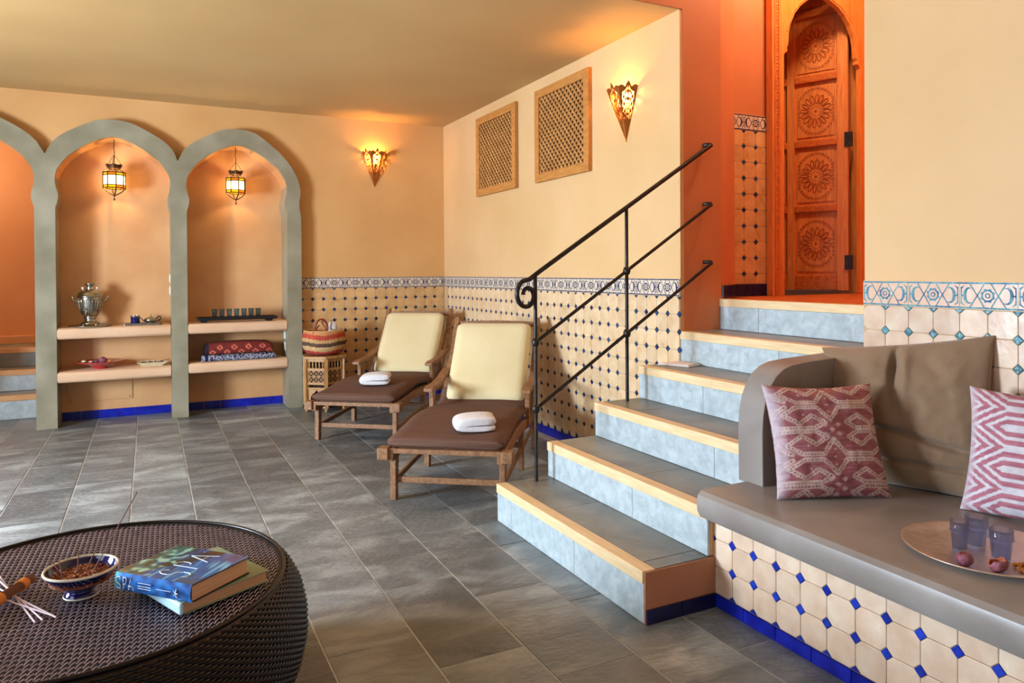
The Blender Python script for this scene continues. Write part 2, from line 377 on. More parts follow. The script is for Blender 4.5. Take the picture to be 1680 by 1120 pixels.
def wainscot(parent,R3,org,ncol,a0,zrow,rows,ztop,octm,diam,bme,indiv=lambda i:True,dind=False,bord0=0,a_min=-9,a_max=9,border=True,skirt_top=.06,zcut=lambda a:0):
    """a: coordinate along the wall; diamonds at a0+i*.1, zrow-.1*j"""
    E=R3.to_euler(); cache={}; T0=Matrix.Translation(Vector(org))@R3.to_4x4()
    st=MB(); sd=MB()
    for i in range(ncol):
        a=a0+i*.1
        for j in range(-1,rows+1):
            z=zrow-.1*j
            # diamond
            if a_min-.001<a<a_max+.001 and z+DH>skirt_top and z-DH<ztop and z>zcut(a)-DH:
                lo=skirt_top+.001; hi=ztop-.001
                if dind:
                    key=('d',round(min(z-lo,.03),3),round(min(hi-z,.03),3))
                    if key not in cache:
                        mm=MB(); dia_mesh(mm,0,0,None,max(lo-z,-9),min(hi-z,9)); cache[key]=meshof(mm,'diamond_tile',M[diam])
                    inst(cache[key],'diamond_tile',P3(R3,org,a,z),E,parent)
                else: dia_mesh(sd,a,z,T0,lo,hi)
            # octagon centred half a pitch off
            ac=a+.05; zc=z+.05
            h0=max(-.05,skirt_top-zc); h1=min(.05,ztop-zc)
            if ac<a_max and h1-h0>.015 and zc+.05>zcut(ac):
                key=(round(h0,3),round(h1,3))
                if indiv(i):
                    if key not in cache: cache[key]=meshof(oct_mesh(*key),'octagonal_tile',M[octm])
                    o=inst(cache[key],'octagonal_tile',P3(R3,org,ac,zc),E,parent)
                    o.rotation_euler.rotate_axis('X',random.uniform(-.006,.006)); o.rotation_euler.rotate_axis('Y',random.uniform(-.006,.006))
                else:
                    mm=oct_mesh(*key); st.add(mm.v,mm.f,T0@Matrix.Translation((ac,zc,0)))
    if st.v: tag(st.build('octagonal_tiles',M[octm],parent),kind='stuff')
    if sd.v: tag(sd.build('diamond_tiles',M[diam],parent),kind='stuff')
    return T0
# ---- back wall (Y=0), with the arcade openings behind the grey arches
ARC=[-3.875,-2.91,-1.96]         # arch centres
inner=[(0,.34),(.055,.331),(.131,.30),(.207,.256),(.273,.206),(.327,.162),(.372,.10),(.400,.05),(.413,0),(.414,-.05),(.405,-.095),(.393,-.135),(.392,-.17),(.400,-.215),(.412,-.25),(.412,-2.0)]
def inner_prof(c,s):  # s=+1 right side ; from apex down
    return [(c+s*x,max(2.0+z,0)) for x,z in inner]
outer_m=[(0,2.478),(.06,2.475),(.13,2.46),(.20,2.428),(.27,2.391),(.33,2.355),(.385,2.315),(.435,2.262),(.478,2.17)]
outer_r=[(0,2.478),(.08,2.474),(.157,2.449),(.23,2.40),(.295,2.345),(.35,2.30),(.40,2.245),(.458,2.17),(.505,2.08),(.530,1.99),(.534,1.93),(.520,1.866),(.520,1.81),(.535,1.735),(.537,1.6),(.537,0)]
L0=-4.41
poly=[(ARC[2]+x,z) for x,z in reversed(outer_r)]          # from floor right up to apex 2
poly+=[(ARC[2]-x,z) for x,z in outer_m[1:]]               # down to valley
poly+=[(ARC[1]+x,z) for x,z in reversed(outer_m[:-1])]
poly+=[(ARC[1]-x,z) for x,z in outer_m[1:]]
poly+=[(ARC[0]+x,z) for x,z in reversed(outer_m[:-1])]
poly+=[(ARC[0]-x,z) for x,z in outer_r[1:]]
for c in ARC:
    lf=[p for p in inner_prof(c,-1)][::-1]; rt=inner_prof(c,1)[1:]
    poly+=lf+rt
YFc=-.10; YB=.22
ar=MB(); n=len(poly)
P=[Vector((x,YFc,z)) for x,z in poly]; tri=tessellate_polygon([P])
ar.add(P,[tuple(t) for t in tri])
Q=[Vector((x,YB,z)) for x,z in poly]
for i in range(n):
    a,b=P[i],P[(i+1)%n]; c,d=Q[(i+1)%n],Q[i]
    if a.z<1e-4 and b.z<1e-4: continue
    mid=((a+b)/2); inn=any(abs(mid.x-cc)<.414 for cc in ARC) and mid.z<2.345 and not any(abs(mid.x-(ARC[2]+.537))<.03 for _ in (0,))
    ar.cur=1 if (inn and mid.z>1.99) else 0
    # gray front lip then body
    la=a+Vector((0,.035,0)); lb=b+Vector((0,.035,0))
    k=ar.cur; ar.cur=0; ar.add([a,b,lb,la],[(0,1,2,3)]); ar.cur=k; ar.add([la,lb,c,d],[(0,1,2,3)])
arcade=ar.build('trim_1',[M['column'],M['peach']],auto=35,bevel=0); tag(arcade,kind='structure')
wb=MB()
wb.bx(-1.425,.3,0,.24,0,CZ+.1)
# above the arches: strips
N=120; x0=-6.9; x1=-1.425
def outz(x):
    zs=[0]
    for c in ARC:
        d=abs(x-c)
        if d<.415:
            pts=[(p[0],2.0+p[1]) for p in inner[:9]]
            for (a,za),(b,zb_) in zip(pts,pts[1:]):
                if a<=d<=b: zs.append(za+(zb_-za)*(d-a)/(b-a) if b>a else za)
            zs.append(1.99)
    return max(zs)+.02 if max(zs)>0 else 0
for i in range(N):
    a=x0+(x1-x0)*i/N; b=x0+(x1-x0)*(i+1)/N
    if b<ARC[0]-.54: wb.bx(a,b,0,.24,0,CZ+.1); continue
    za=max(outz(a),outz(b),1.95)
    wb.bx(a,b,0.0,.215,za,CZ+.1)
wall_back=wb.build('wall_back',M['plaster']); tag(wall_back,kind='structure')
# niche backs
nb=MB(); nb.bx(-3.44,-2.44,YB,YB+.06,0,2.5); nb.bx(-2.44,-1.43,YB,YB+.06,0,2.5)
nbo=nb.build('niche_back',M['peach'],wall_back)
# wainscot on the back wall
ZR=.976; ZBT=1.0755
bk=MB(); bk.bx(-1.423,0,-.004,0,0,1.176); bk.build('tile_bed',M['tgrout'],wall_back)
wainscot(wall_back,RB,(0,-.004,0),15,-.108-.1*13-.1+.0,ZR,9,ZBT,'oct','dia',bord_me,a_min=-1.42,a_max=-.003)
for k in range(7):
    inst(bord_me,'border_tile',(-.108-.2*k+0.0,-.004,ZBT+.05),EB,wall_back) if k<7 and -.108-.2*k-.1>-1.45 else None
def skirting(parent,p0,p1,R3,z0=0,h=.06,L=.145,m='skirt',t=.009):
    p0=Vector(p0);p1=Vector(p1); d=(p1-p0).length; n=max(1,round(d/L)); E=R3.to_euler(); l=d/n
    mb=MB(); mb.bx(-l/2+.0015,l/2-.0015,0,h,0,t); me=meshof(mb,'skirting_tile',M[m])
    for i in range(n):
        inst(me,'skirting_tile',p0+(p1-p0)*((i+.5)/n)+Vector((0,0,z0)),E,parent)
skirting(wall_back,(-1.42,-.004,0),(-.01,-.004,0),RB)
skirting(wall_back,(-3.32,YB,0),(-2.50,YB,0),RB,h=.07); skirting(wall_back,(-2.37,YB,0),(-1.55,YB,0),RB,h=.07)
# access panel low in the left niche
# ---- right wall (X=0): far part, jamb, near part
wr=MB()
wr.bx(0,.24,YS,.24,0,HZ)                         # far part up to the stair opening
wr.bx(0,.24,YF,YR+.008,0,HZ)                          # near part behind the bench
wall_right=wr.build('wall_right',M['plaster2']); tag(wall_right,kind='structure')
rb=MB(); rb.bx(-.004,0,YS,0,0,1.176); rb.bx(-.004,0,-7.6,YR+.008,0,1.176); rb.build('tile_bed',M['tgrout'],wall_right)
wainscot(wall_right,RA,(-.004,0,0),36,.130,ZR,9,ZBT,'octa','dia',bord_me,indiv=lambda i:i>=14,a_min=0,a_max=3.635)
oc0=MB()
for k in range(18):
    inst(bord_me,'border_tile',(-.004,-.13-.2*k,ZBT+.05),EA,wall_right)
skirting(wall_right,(-.004,-.01,0),(-.004,YS+.003,0),RA)
# near part behind the bench: teal window reflections put into the tile colours
wainscot(wall_right,RA,(-.004,0,0),15,4.802,ZR,5,ZBT,'octp','diat',bordt_me,dind=True,a_min=4.81,a_max=6.25,skirt_top=.43)
mm=MB(); hf=[(-.0,-.05+DH),(.05-DH,-.0499),(.05-.0,-.05+DH)]
for k in range(8):
    inst(bordt_me,'border_tile',(-.004,-5.002-.2*k+.1,ZBT+.05),EA,wall_right)
# ---- stair hall behind the opening
hall=MB()
hall.bx(.02,.296,YS-.003,YS+.22,0,HZ)                                    # reveal of the opening
hall.prism([(.296,YS-.003,0),(.611,-3.42,0),(.611,-3.2,0),(.296,-3.2,0)],(0,0,HZ)) # splayed piece
hall.bx(.611,.90,-3.42,-3.2,0,HZ); hall.bx(1.78,2.9,-3.42,-3.2,0,HZ); hall.bx(.90,1.78,-3.42,-3.2,3.16,HZ)
wall_hall=hall.build('wall_hall',M['terra']); tag(wall_hall,kind='structure')
h2=MB(); h2.bx(2.8,2.95,-5.2,-.6,0,HZ); h2.bx(.24,2.9,YR-.25,YR-.003,0,HZ)
wh2=h2.build('wall_hall_side',M['terra']); tag(wh2,kind='structure')
h3=MB(); h3.bx(.4,2.9,-1.2,-1.0,LZ-.1,HZ); h3.bx(.3,.45,-3.2,-1.2,0,HZ)
wh3=h3.build('wall_beyond_door',M['terra']); tag(wh3,kind='structure')
tb=MB(); tb.bx(.613,.90,-3.424,-3.42,LZ,LZ+1.141); tb.bx(1.80,2.6,-3.424,-3.42,LZ,LZ+1.141); tb.build('tile_bed',M['tgrout'],wall_hall)
def zfun(a): return LZ
wainscot(wall_hall,RB,(0,-3.424,LZ-.035),3,.575,ZR,9,ZBT,'oct','dia',bord_me,a_min=.62,a_max=.89,dind=True,skirt_top=.112)
wainscot(wall_hall,RB,(0,-3.424,LZ-.035),3,1.86,ZR,9,ZBT,'oct','dia',bord_me,a_min=1.83,a_max=2.2,skirt_top=.112)
inst(bord_me,'border_tile',(.575,-3.424,LZ+ZBT+.015),EB,wall_hall); inst(bord_me,'border_tile',(.775,-3.424,LZ+ZBT+.015),EB,wall_hall); inst(bord_me,'border_tile',(1.957,-3.424,LZ+ZBT+.015),EB,wall_hall)
skirting(wall_hall,(.613,-3.424,LZ),(.875,-3.424,LZ),RB,h=.075,L=.14,m='skirtd')
d=Vector((.611-.296,-3.42-(YS-.003),0)).normalized(); RD=Matrix(((d.x,0,d.y),(d.y,0,-d.x),(0,1,0)))
skirting(wall_hall,(.305,YS+.002,LZ),(.611,-3.423,LZ),RD,h=.075,L=.16,m='skirtd')
# ---- ceilings, upstand, left/front walls
cl=MB(); cl.bx(WX0-.2,.02,YS,.1,CZ,CZ+.12)
ceiling=cl.build('ceiling',M['ceil']); tag(ceiling,kind='structure')
cu=MB(); cu.bx(WX0-.2,.3,YF-.2,3.0,HZ,HZ+.12); co=cu.build('ceiling_high',M['ceil']); tag(co,kind='structure')
c3=MB(); c3.bx(.2,3.0,-5.3,-.6,HZ-.02,HZ+.1); c3o=c3.build('ceiling_hall',M['terra']); tag(c3o,kind='structure')
up=MB(); up.bx(WX0-.2,.02,YS-.004,YS+.16,CZ+.003,HZ); upo=up.build('wall_upstand',M['terra']); tag(upo,kind='structure')
# left wall with openings: door Y[-4.35,-2.35] z[0,2.15]; window Y[-7.6,-5.2] z[.45,2.45]
lw=MB()
def lwall(y0,y1,z0,z1): lw.bx(WX0-.2,WX0,y0,y1,z0,z1)
lwall(-2.4,.2,0,HZ); lwall(-4.1,-2.4,2.2,HZ); lwall(-5.2,-4.1,0,HZ); lwall(-7.6,-5.2,0,.35); lwall(-7.6,-5.2,2.55,HZ); lwall(YF,-7.6,0,HZ)
wall_left=lw.build('wall_left',M['plaster']); tag(wall_left,kind='structure')
fw=MB()
fw.bx(WX0-.2,-5.1,YF-.2,YF,0,HZ); fw.bx(-5.1,-1.7,YF-.2,YF,0,.5); fw.bx(-5.1,-1.7,YF-.2,YF,2.75,HZ); fw.bx(-1.7,.2,YF-.2,YF,0,HZ)
wall_front=fw.build('wall_front',M['plaster']); tag(wall_front,kind='structure')
def window(name,a0,a1,z0,z1,axis,pos,nm):
    w=empty(name); tag(w,kind='structure'); t=.05
    fr=MB()
    def b(u0,u1,v0,v1,th=.05):
        if axis=='x': fr.bx(pos-th/2,pos+th/2,u0,u1,v0,v1)
        else: fr.bx(u0,u1,pos-th/2,pos+th/2,v0,v1)
    b(a0,a0+t,z0,z1); b(a1-t,a1,z0,z1); b(a0,a1,z0,z0+t); b(a0,a1,z1-t,z1)
    for k in range(1,nm): u=a0+(a1-a0)*k/nm; b(u-.02,u+.02,z0,z1)
    fr.build('window_frame',M['metalw'],w)
    for k in range(nm):
        g=MB(); u0=a0+(a1-a0)*k/nm+.02; u1=a0+(a1-a0)*(k+1)/nm-.02
        if axis=='x': g.bx(pos-.003,pos+.003,u0,u1,z0+t,z1-t)
        else: g.bx(u0,u1,pos-.003,pos+.003,z0+t,z1-t)
        g.build('pane',M['pane'],w)
window('window_1',-4.1,-2.4,0.0,2.2,'x',WX0-.1,2)
window('window_2',-7.6,-5.2,.35,2.55,'x',WX0-.1,3)
window('window_3',-5.1,-1.7,.5,2.75,'y',YF-.1,4)
# ---- side room seen through the left arch
sr=MB(); sr.bx(-6.9,-3.45,1.75,1.9,0,2.7); sr.bx(-6.95,-6.8,.2,1.9,0,2.7); sr.bx(-3.46,-3.40,YB+.07,1.9,0,2.7)
M['terra2']=mat('orange plaster side room',(198,138,88),(212,154,104),rough=.65,scale=1.6,bump=.08,bscale=12)
sro=sr.build('wall_side_room',M['terra2']); tag(sro,kind='structure')
sc=MB(); sc.bx(-6.9,-3.4,.2,1.9,2.62,2.7); sco=sc.build('ceiling_side_room',M['ceil']); tag(sco,kind='structure')
# ================================================================ STAIRS
def stair(label,xs,y0,y1fn,ris,dep,z0,n,dirn,joints):
    pass
st=thing('staircase','wide slate staircase with oak nosings climbing to the carved pine door','staircase',(-1.143,YS,0))
RI=.1747; R1=.1833; TD=.2858
yend=[YR,YR,-4.74,-4.74,YR,YR]
jr={0:[-3.784,-4.35],1:[-4.35],2:[-4.53],3:[-4.137],4:[-3.73,-4.34],5:[-3.93]}
jt={0:[-4.10,-4.74],1:[-4.338],2:[-3.93],3:[-4.42],4:[-4.5]}
core=MB()
for n in range(6):
    x=-1.143+TD*n; z1=R1+RI*n; z0=z1-RI if n else 0; ye=yend[n]
    xe=(x+TD) if n<5 else 2.8
    core.bx(x+.014,(-1.143+TD*5+.05 if n<5 else 2.8),ye+.002,YS-.004 if n!=5 else -3.40,z0 if n else 0,z1-.016)
core.build('core',M['peach'],st)
for n in range(6):
    x=-1.143+TD*n; z1=R1+RI*n; z0=z1-RI if n else 0; ye=yend[n]; yl=YS if n<5 else YS-.003
    stp=empty('step',(x-(-1.143),0,z0),0,st)
    nz=MB(); nz.bx(x-.006,x+.05,ye,yl,z1-.044,z1); nz.build('nosing',M['nosing'],stp,bevel=.003)
    ys=[yl]+sorted(jr[n],reverse=True)+[ye]
    for a,b in zip(ys,ys[1:]):
        m=MB(); m.bx(x,x+.012,b+.001,a-.001,z0+.001,z1-.0445); m.build('riser_tile',M['riser'],stp,bevel=.001,seg=1)
    if n<5:
        ys=[yl]+sorted(jt[n],reverse=True)+[ye]
        for a,b in zip(ys,ys[1:]):
            m=MB(); m.bx(x+.0515,x+TD+.01,b+.001,a-.001,z1-.015,z1-.001+random.uniform(0,.0008)); m.build('tread_tile',M['tread'],stp,bevel=.0015,seg=1)
ld=MB()
for k in range(12):
    m=MB(); x0=.286+.052+k*.2; m.bx(x0,min(x0+.197,2.8),YR,-3.43 if x0>.5 else YS,LZ-.015,LZ-.001)
    if x0>2.6: break
    m.build('landing_board',M['pineh'],st)
# skirting and painted side of the lowest step
sk=MB(); sk.bx(-1.141,-.82,YR-.006,YR+.01,.0,R1-.004); sk.build('stair_cheek',mat('painted stair cheek',(172,112,76),(184,124,88),rough=.55,scale=4),st)
skirting(st,(-1.139,YR-.006,0),(-.834,YR-.006,0),RB,h=.050,L=.15,m='skirtd',t=.008)
skirting(st,(-.86,YS+.004,0),(-1.139,YS+.004,0),Matrix(((-1,0,0),(0,0,1),(0,1,0))),h=.055,L=.14,t=.006)
# stairs in the side room
st2=thing('staircase','short slate flight with oak edges seen through the leftmost arch','staircase',(-3.9,.5,0))
for n in range(3):
    y=.5+.30*n; z1=.200+.18*n; z0=z1-.18 if n else 0
    if n==2: z1=.55
    stp=empty('step',(0,y-.5,z0),0,st2)
    m=MB(); m.bx(-6.7,-3.47,y-.006,y+.05,z1-.045,z1); m.build('nosing',mat('oak edge %d'%n,(196,142,90),(214,164,110),rough=.45,scale=10,stretch=(.8,8,8)) if n==0 else bpy.data.materials['oak edge 0'],stp,bevel=.003)
    for k in range(5):
        m=MB(); x1=-3.47-.62*k; m.bx(x1-.618,x1,y,y+.012,z0+.001,z1-.046); m.build('riser_tile',M['riser'] if n<2 else M['tread'],stp)
    m=MB(); m.bx(-6.7,-3.47,y+.052,y+.31 if n<2 else 1.75,z0,z1-.002); m.build('tread',M['tread'],stp)
led=MB(); led.bx(-6.7,-3.47,1.60,1.75,.55,.62); led.build('wall_ledge',M['terra2'],sro)
# ================================================================ DOOR
def build_door():
    d=empty('door_1',(1.34,-3.42,LZ)); tag(d,'carved knotty pine door ajar in a pointed arch frame above the stairs',kind='structure')
    y0=-3.47; y1=-3.432; xl,xr=.862,1.834; xi,xo=.981,1.700; cx=1.3405; ztop=3.16
    half=[(.36,LZ),(.36,2.595),(.345,2.612),(.33,2.62),(.333,2.645),(.322,2.665),(.318,2.70),(.315,2.74),(.30,2.80),(.26,2.875),(.21,2.93),(.15,2.975),(.08,3.005),(.03,3.02),(0,3.035)]
    pts=[(xl,LZ),(xi,LZ)]+[(cx-x,z) for x,z in half[1:]]+[(cx+x,z) for x,z in reversed(half[:-1])]+[(xr,LZ),(xr,ztop),(xl,ztop)]
    f=MB(); f.prism([(x,y0,z) for x,z in pts],(0,y1-y0,0)); fr=f.build('door_frame',M['pinel'],d,bevel=.004)
    # mouldings and carved strips on the frame
    m=MB()
    for x in (xl+.006,xl+.022,xl+.036,xl+.072,xl+.082,xr-.006,xr-.022,xr-.036,xr-.072,xr-.082):
        m.bx(x-.0045,x+.0045,y0-.010,y0+.002,LZ,ztop)
    m.bx(xl-.003,xl+.012,y0-.018,y0,LZ,ztop); m.bx(xr-.012,xr+.003,y0-.018,y0,LZ,ztop)
    m.build('moulding',M['pine'],fr,bevel=.002)
    c=MB(); z=LZ+.03; k=0
    while z<ztop-.02:
        for x in (xl+.054,xr-.054):
            for a in range(4):
                an=PI/4+a*PI/2
                c.tube([(x+.003*cos(an),y0-.002,z+.003*sin(an)),(x+.012*cos(an),y0-.006,z+.012*sin(an))],[.0028,.0016],n=4)
            c.bx(x-.015,x+.015,y0-.004,y0,z+.021,z+.024)
        z+=.046
    c.build('carved_strip',M['pine'],fr)
    # arch line carved
    a=MB()
    hp=[(cx-x*1.06,z+.012) for x,z in half[7:]]+[(cx+x*1.06,z+.012) for x,z in reversed(half[7:-1])]
    a.tube([(x,y0-.001,z) for x,z in hp],.005,n=5); a.build('carved_arch_line',M['pine'],fr)
    # leaf
    ang=R(24); H=Vector((1.675,-3.395,0)); dx=Vector((-sin(ang),cos(ang),0)); nv=Vector((-cos(ang),-sin(ang),0))
    leaf=empty('door_leaf',(0,0,0),0,d)
    def lb(mb,s0,s1,n0,n1,z0,z1):
        ps=[H+dx*s+nv*nn for s in (s0,s1) for nn in (n0,n1)]
        vs=[]
        for p in ps:
            vs+= [(p.x,p.y,z0),(p.x,p.y,z1)]
        mb.add(vs,[(0,1,3,2),(4,6,7,5),(0,4,5,1),(2,3,7,6),(0,2,6,4),(1,5,7,3)])
    zb=1.075; zt=3.2
    rails=[1.165,1.655,2.118,2.578,3.04]
    for s0,s1 in ((0,.072),(.362,.415),(.71,.78)):
        m=MB(); lb(m,s0,s1,-.02,.02,zb,zt); m.build('stile',M['pine'],leaf,bevel=.003)
    for i,z in enumerate(rails):
        for s0,s1 in ((.072,.362),(.415,.71)):
            m=MB()
            if i==0: lb(m,s0,s1,-.018,.018,zb,zb+.11)
            else: lb(m,s0,s1,-.018,.026,z-.026,z+.026)
            m.build('rail',M['pineh'],leaf,bevel=.008)
    for s0,s1 in ((.072,.362),(.415,.71)):
        zs=[(1.185,1.629),(1.681,2.092),(2.144,2.552),(2.604,3.014),(3.066,3.19)]
        for i,(z0,z1) in enumerate(zs):
            m=MB(); lb(m,s0,s1,-.012,-.006,z0,z1); lb(m,s0+.022,s1-.016,-.008,.002,z0+.024,z1-.024)
            pn=m.build('panel',M['pine'],leaf); m=MB()
            pc=(s0+s1)/2; zc=(z0+z1)/2; hh=(z1-z0)/2-.03; ww=(s1-s0)/2-.03
            def pt(s,z,n=.003): q=H+dx*s+nv*n; return (q.x,q.y,z)
            if i<4:
                r0=min(hh,ww)
                for k in range(16):
                    an=2*PI*k/16+.1; loop=[]
                    for t in range(8):
                        tt=2*PI*t/8; rr=r0*(.66+.26*cos(tt)); w=r0*.085*sin(tt)*(1.1+.3*cos(tt))
                        loop.append(pt(pc+rr*cos(an)-w*sin(an),zc+(rr*sin(an)+w*cos(an))*1.12))
                    m.tube(loop,.0042,n=4,closed=True)
                for rr,cnt,rad in ((r0*.30,14,.0045),(r0*.12,1,.012)):
                    for k in range(cnt):
                        an=2*PI*k/max(cnt,1)
                        q=pt(pc+(rr*cos(an) if cnt>1 else 0),zc+(rr*sin(an) if cnt>1 else 0),.001)
                        m.tube([q,tuple(Vector(q)+nv*.006)],[rad,rad*.5],n=6)
                # outer field of small lozenges
                for k in range(36):
                    an=2*PI*k/36; rr=r0*1.07
                    sx=max(-ww,min(ww,rr*1.08*cos(an))); sz=max(-hh,min(hh,rr*1.3*sin(an)))
                    loop=[pt(pc+sx+.009*cos(t*PI/2),zc+sz+.009*sin(t*PI/2)) for t in range(4)]
                    m.tube(loop,.003,n=3,closed=True)
            if i<4: m.build('carving',M['pine_shade'],leaf)
    for z in (2.12,1.27):
        m=MB(); lb(m,-.03,.02,.012,.03,z-.05,z+.05); m.build('hinge',M['iron'],leaf)
    # dark rebate behind the jamb
    m=MB(); m.bx(1.745,1.80,-3.432,-3.36,LZ,3.1); m.build('jamb',M['pine'],d)
build_door()
# ================================================================ HANDRAIL
def build_rail():
    Y=-3.685; t=thing('stair_handrail','black wrought iron handrail with a scroll end on the stairs','handrail',(-.953,Y,R1))
    for x,z0,z1 in ((-.953,R1-.002,1.205),(-.403,R1+2*RI-.002,1.548)):
        m=MB(); m.tube([(x,Y,z0),(x,Y,z1)],.0095,n=10); m.build('post',M['iron'],t,smooth=False,auto=40)
    sl=(1.928-1.207)/(.181+.951)
    def z(x,k): return 1.207+(x+.951)*sl-k
    # scroll
    sc=[(-.953,z(-.953,0)),(-.99,z(-.99,0))]
    c=(-1.008,1.085); 
    pts=[Vector((.181,Y,z(.181,0))),Vector((-.93,Y,z(-.93,0))),Vector((-.985,Y,z(-.985,0)-.002))]
    for k in range(22):
        a=R(115+k*21); r=.075*(1-k/30)
        cx=-1.000; cz=1.105
        pts.append(Vector((cx+r*.82*cos(a)+.0,Y,cz+r*sin(a))))
    m=MB(); m.tube(pts[:-1],[.0118]*(len(pts)-6)+[.0112,.0105,.0098,.0095,.012],n=10); m.build('handrail',M['iron'],t,auto=40)
    hk=MB()
    for k in (0,.335,.665):
        xe=.181; ze=z(xe,k); 
        h=MB()
        if k:
            m=MB(); m.tube([(-.953,Y,z(-.953,k*1.0)),(xe,Y,ze)],.0092,n=8); m.build('rail',M['iron'],t,auto=40)
        h.tube([(xe-.004,Y,ze-.004),(xe+.006,Y+.012,ze+.006),(xe-.01,Y+.03,ze+.006),(xe-.015,YS,ze+.004)],.0105,n=8); h.build('wall_hook',M['iron'],t,auto=50)
    for x in (-.953,-.403):
        for k in (.335,.665):
            m=MB(); zz=z(x,k); m.lathe([(0,-.022),(.014,-.02),(.019,-.008),(.0205,0),(.019,.008),(.014,.02),(0,.022)],(x,Y,zz),12); m.build('collar',M['iron'],t,smooth=True)
build_rail()
# ================================================================ BENCH
def build_bench():
    t=thing('masonry_bench','built-in taupe plaster bench with a tiled front along the right wall','bench',(-.45,-6.2,0))
    ye=-7.4
    c=MB(); c.bx(-.82,-.006,ye,YR-.004,0,.312); c.build('core',M['tgrout'],t)
    # slab, rounded edge and rounded far end
    pr=[(-.006,.312),(-.845,.312),(-.868,.322),(-.880,.345),(-.884,.38),(-.878,.404),(-.862,.417),(-.84,.42),(-.006,.42)]
    m=MB(); m.prism([(x,ye,z) for x,z in pr],(0,(YR+.03)-ye,0)); m.build('slab',M['bench'],t,bevel=.016,seg=3,auto=30)
    # armrest
    a=[(-.006,.415),(-.638,.415),(-.640,.62),(-.636,.68),(-.622,.74),(-.60,.785),(-.57,.822),(-.53,.848),(-.48,.862),(-.40,.869),(-.006,.885)]
    m=MB(); m.prism([(x,-4.862,z) for x,z in a],(0,.124,0)); m.build('armrest',M['bench'],t,bevel=.014,seg=3,auto=35)
    wainscot(t,RA,(-.82,0,0),16,4.80,.245,2,.311,'octp','diab',bord_me,dind=True,a_min=4.79,a_max=6.35,skirt_top=.047)
    skirting(t,(-.82,YR-.002,0),(-.82,-6.4,0),RA,h=.044,L=.1455,t=.010)
    # half diamond at the corner
build_bench()
# ================================================================ NICHE SHELVES
def shelf(xa,xb,zt,label):
    m=MB(); pr=[(YB,zt),(YB,zt-.088),(-.085,zt-.088),(-.098,zt-.078),(-.104,zt-.044),(-.098,zt-.012),(-.080,zt)]
    m.prism([(xa,y,z) for y,z in pr],(xb-xa,0,0)); o=m.build('niche_shelf',M['shelfp'],bevel=.008,auto=35); tag(o,label,'shelf','plaster shelves in the niches')
shelf(-3.322,-2.499,.790,'upper peach plaster shelf in the left niche under the samovar')
shelf(-3.322,-2.499,.443,'lower peach plaster shelf in the left niche under the red bowl')
shelf(-2.371,-1.549,.793,'upper peach plaster shelf in the right niche under the tray of glasses')
shelf(-2.371,-1.549,.455,'lower peach plaster shelf in the right niche under the folded cloths')
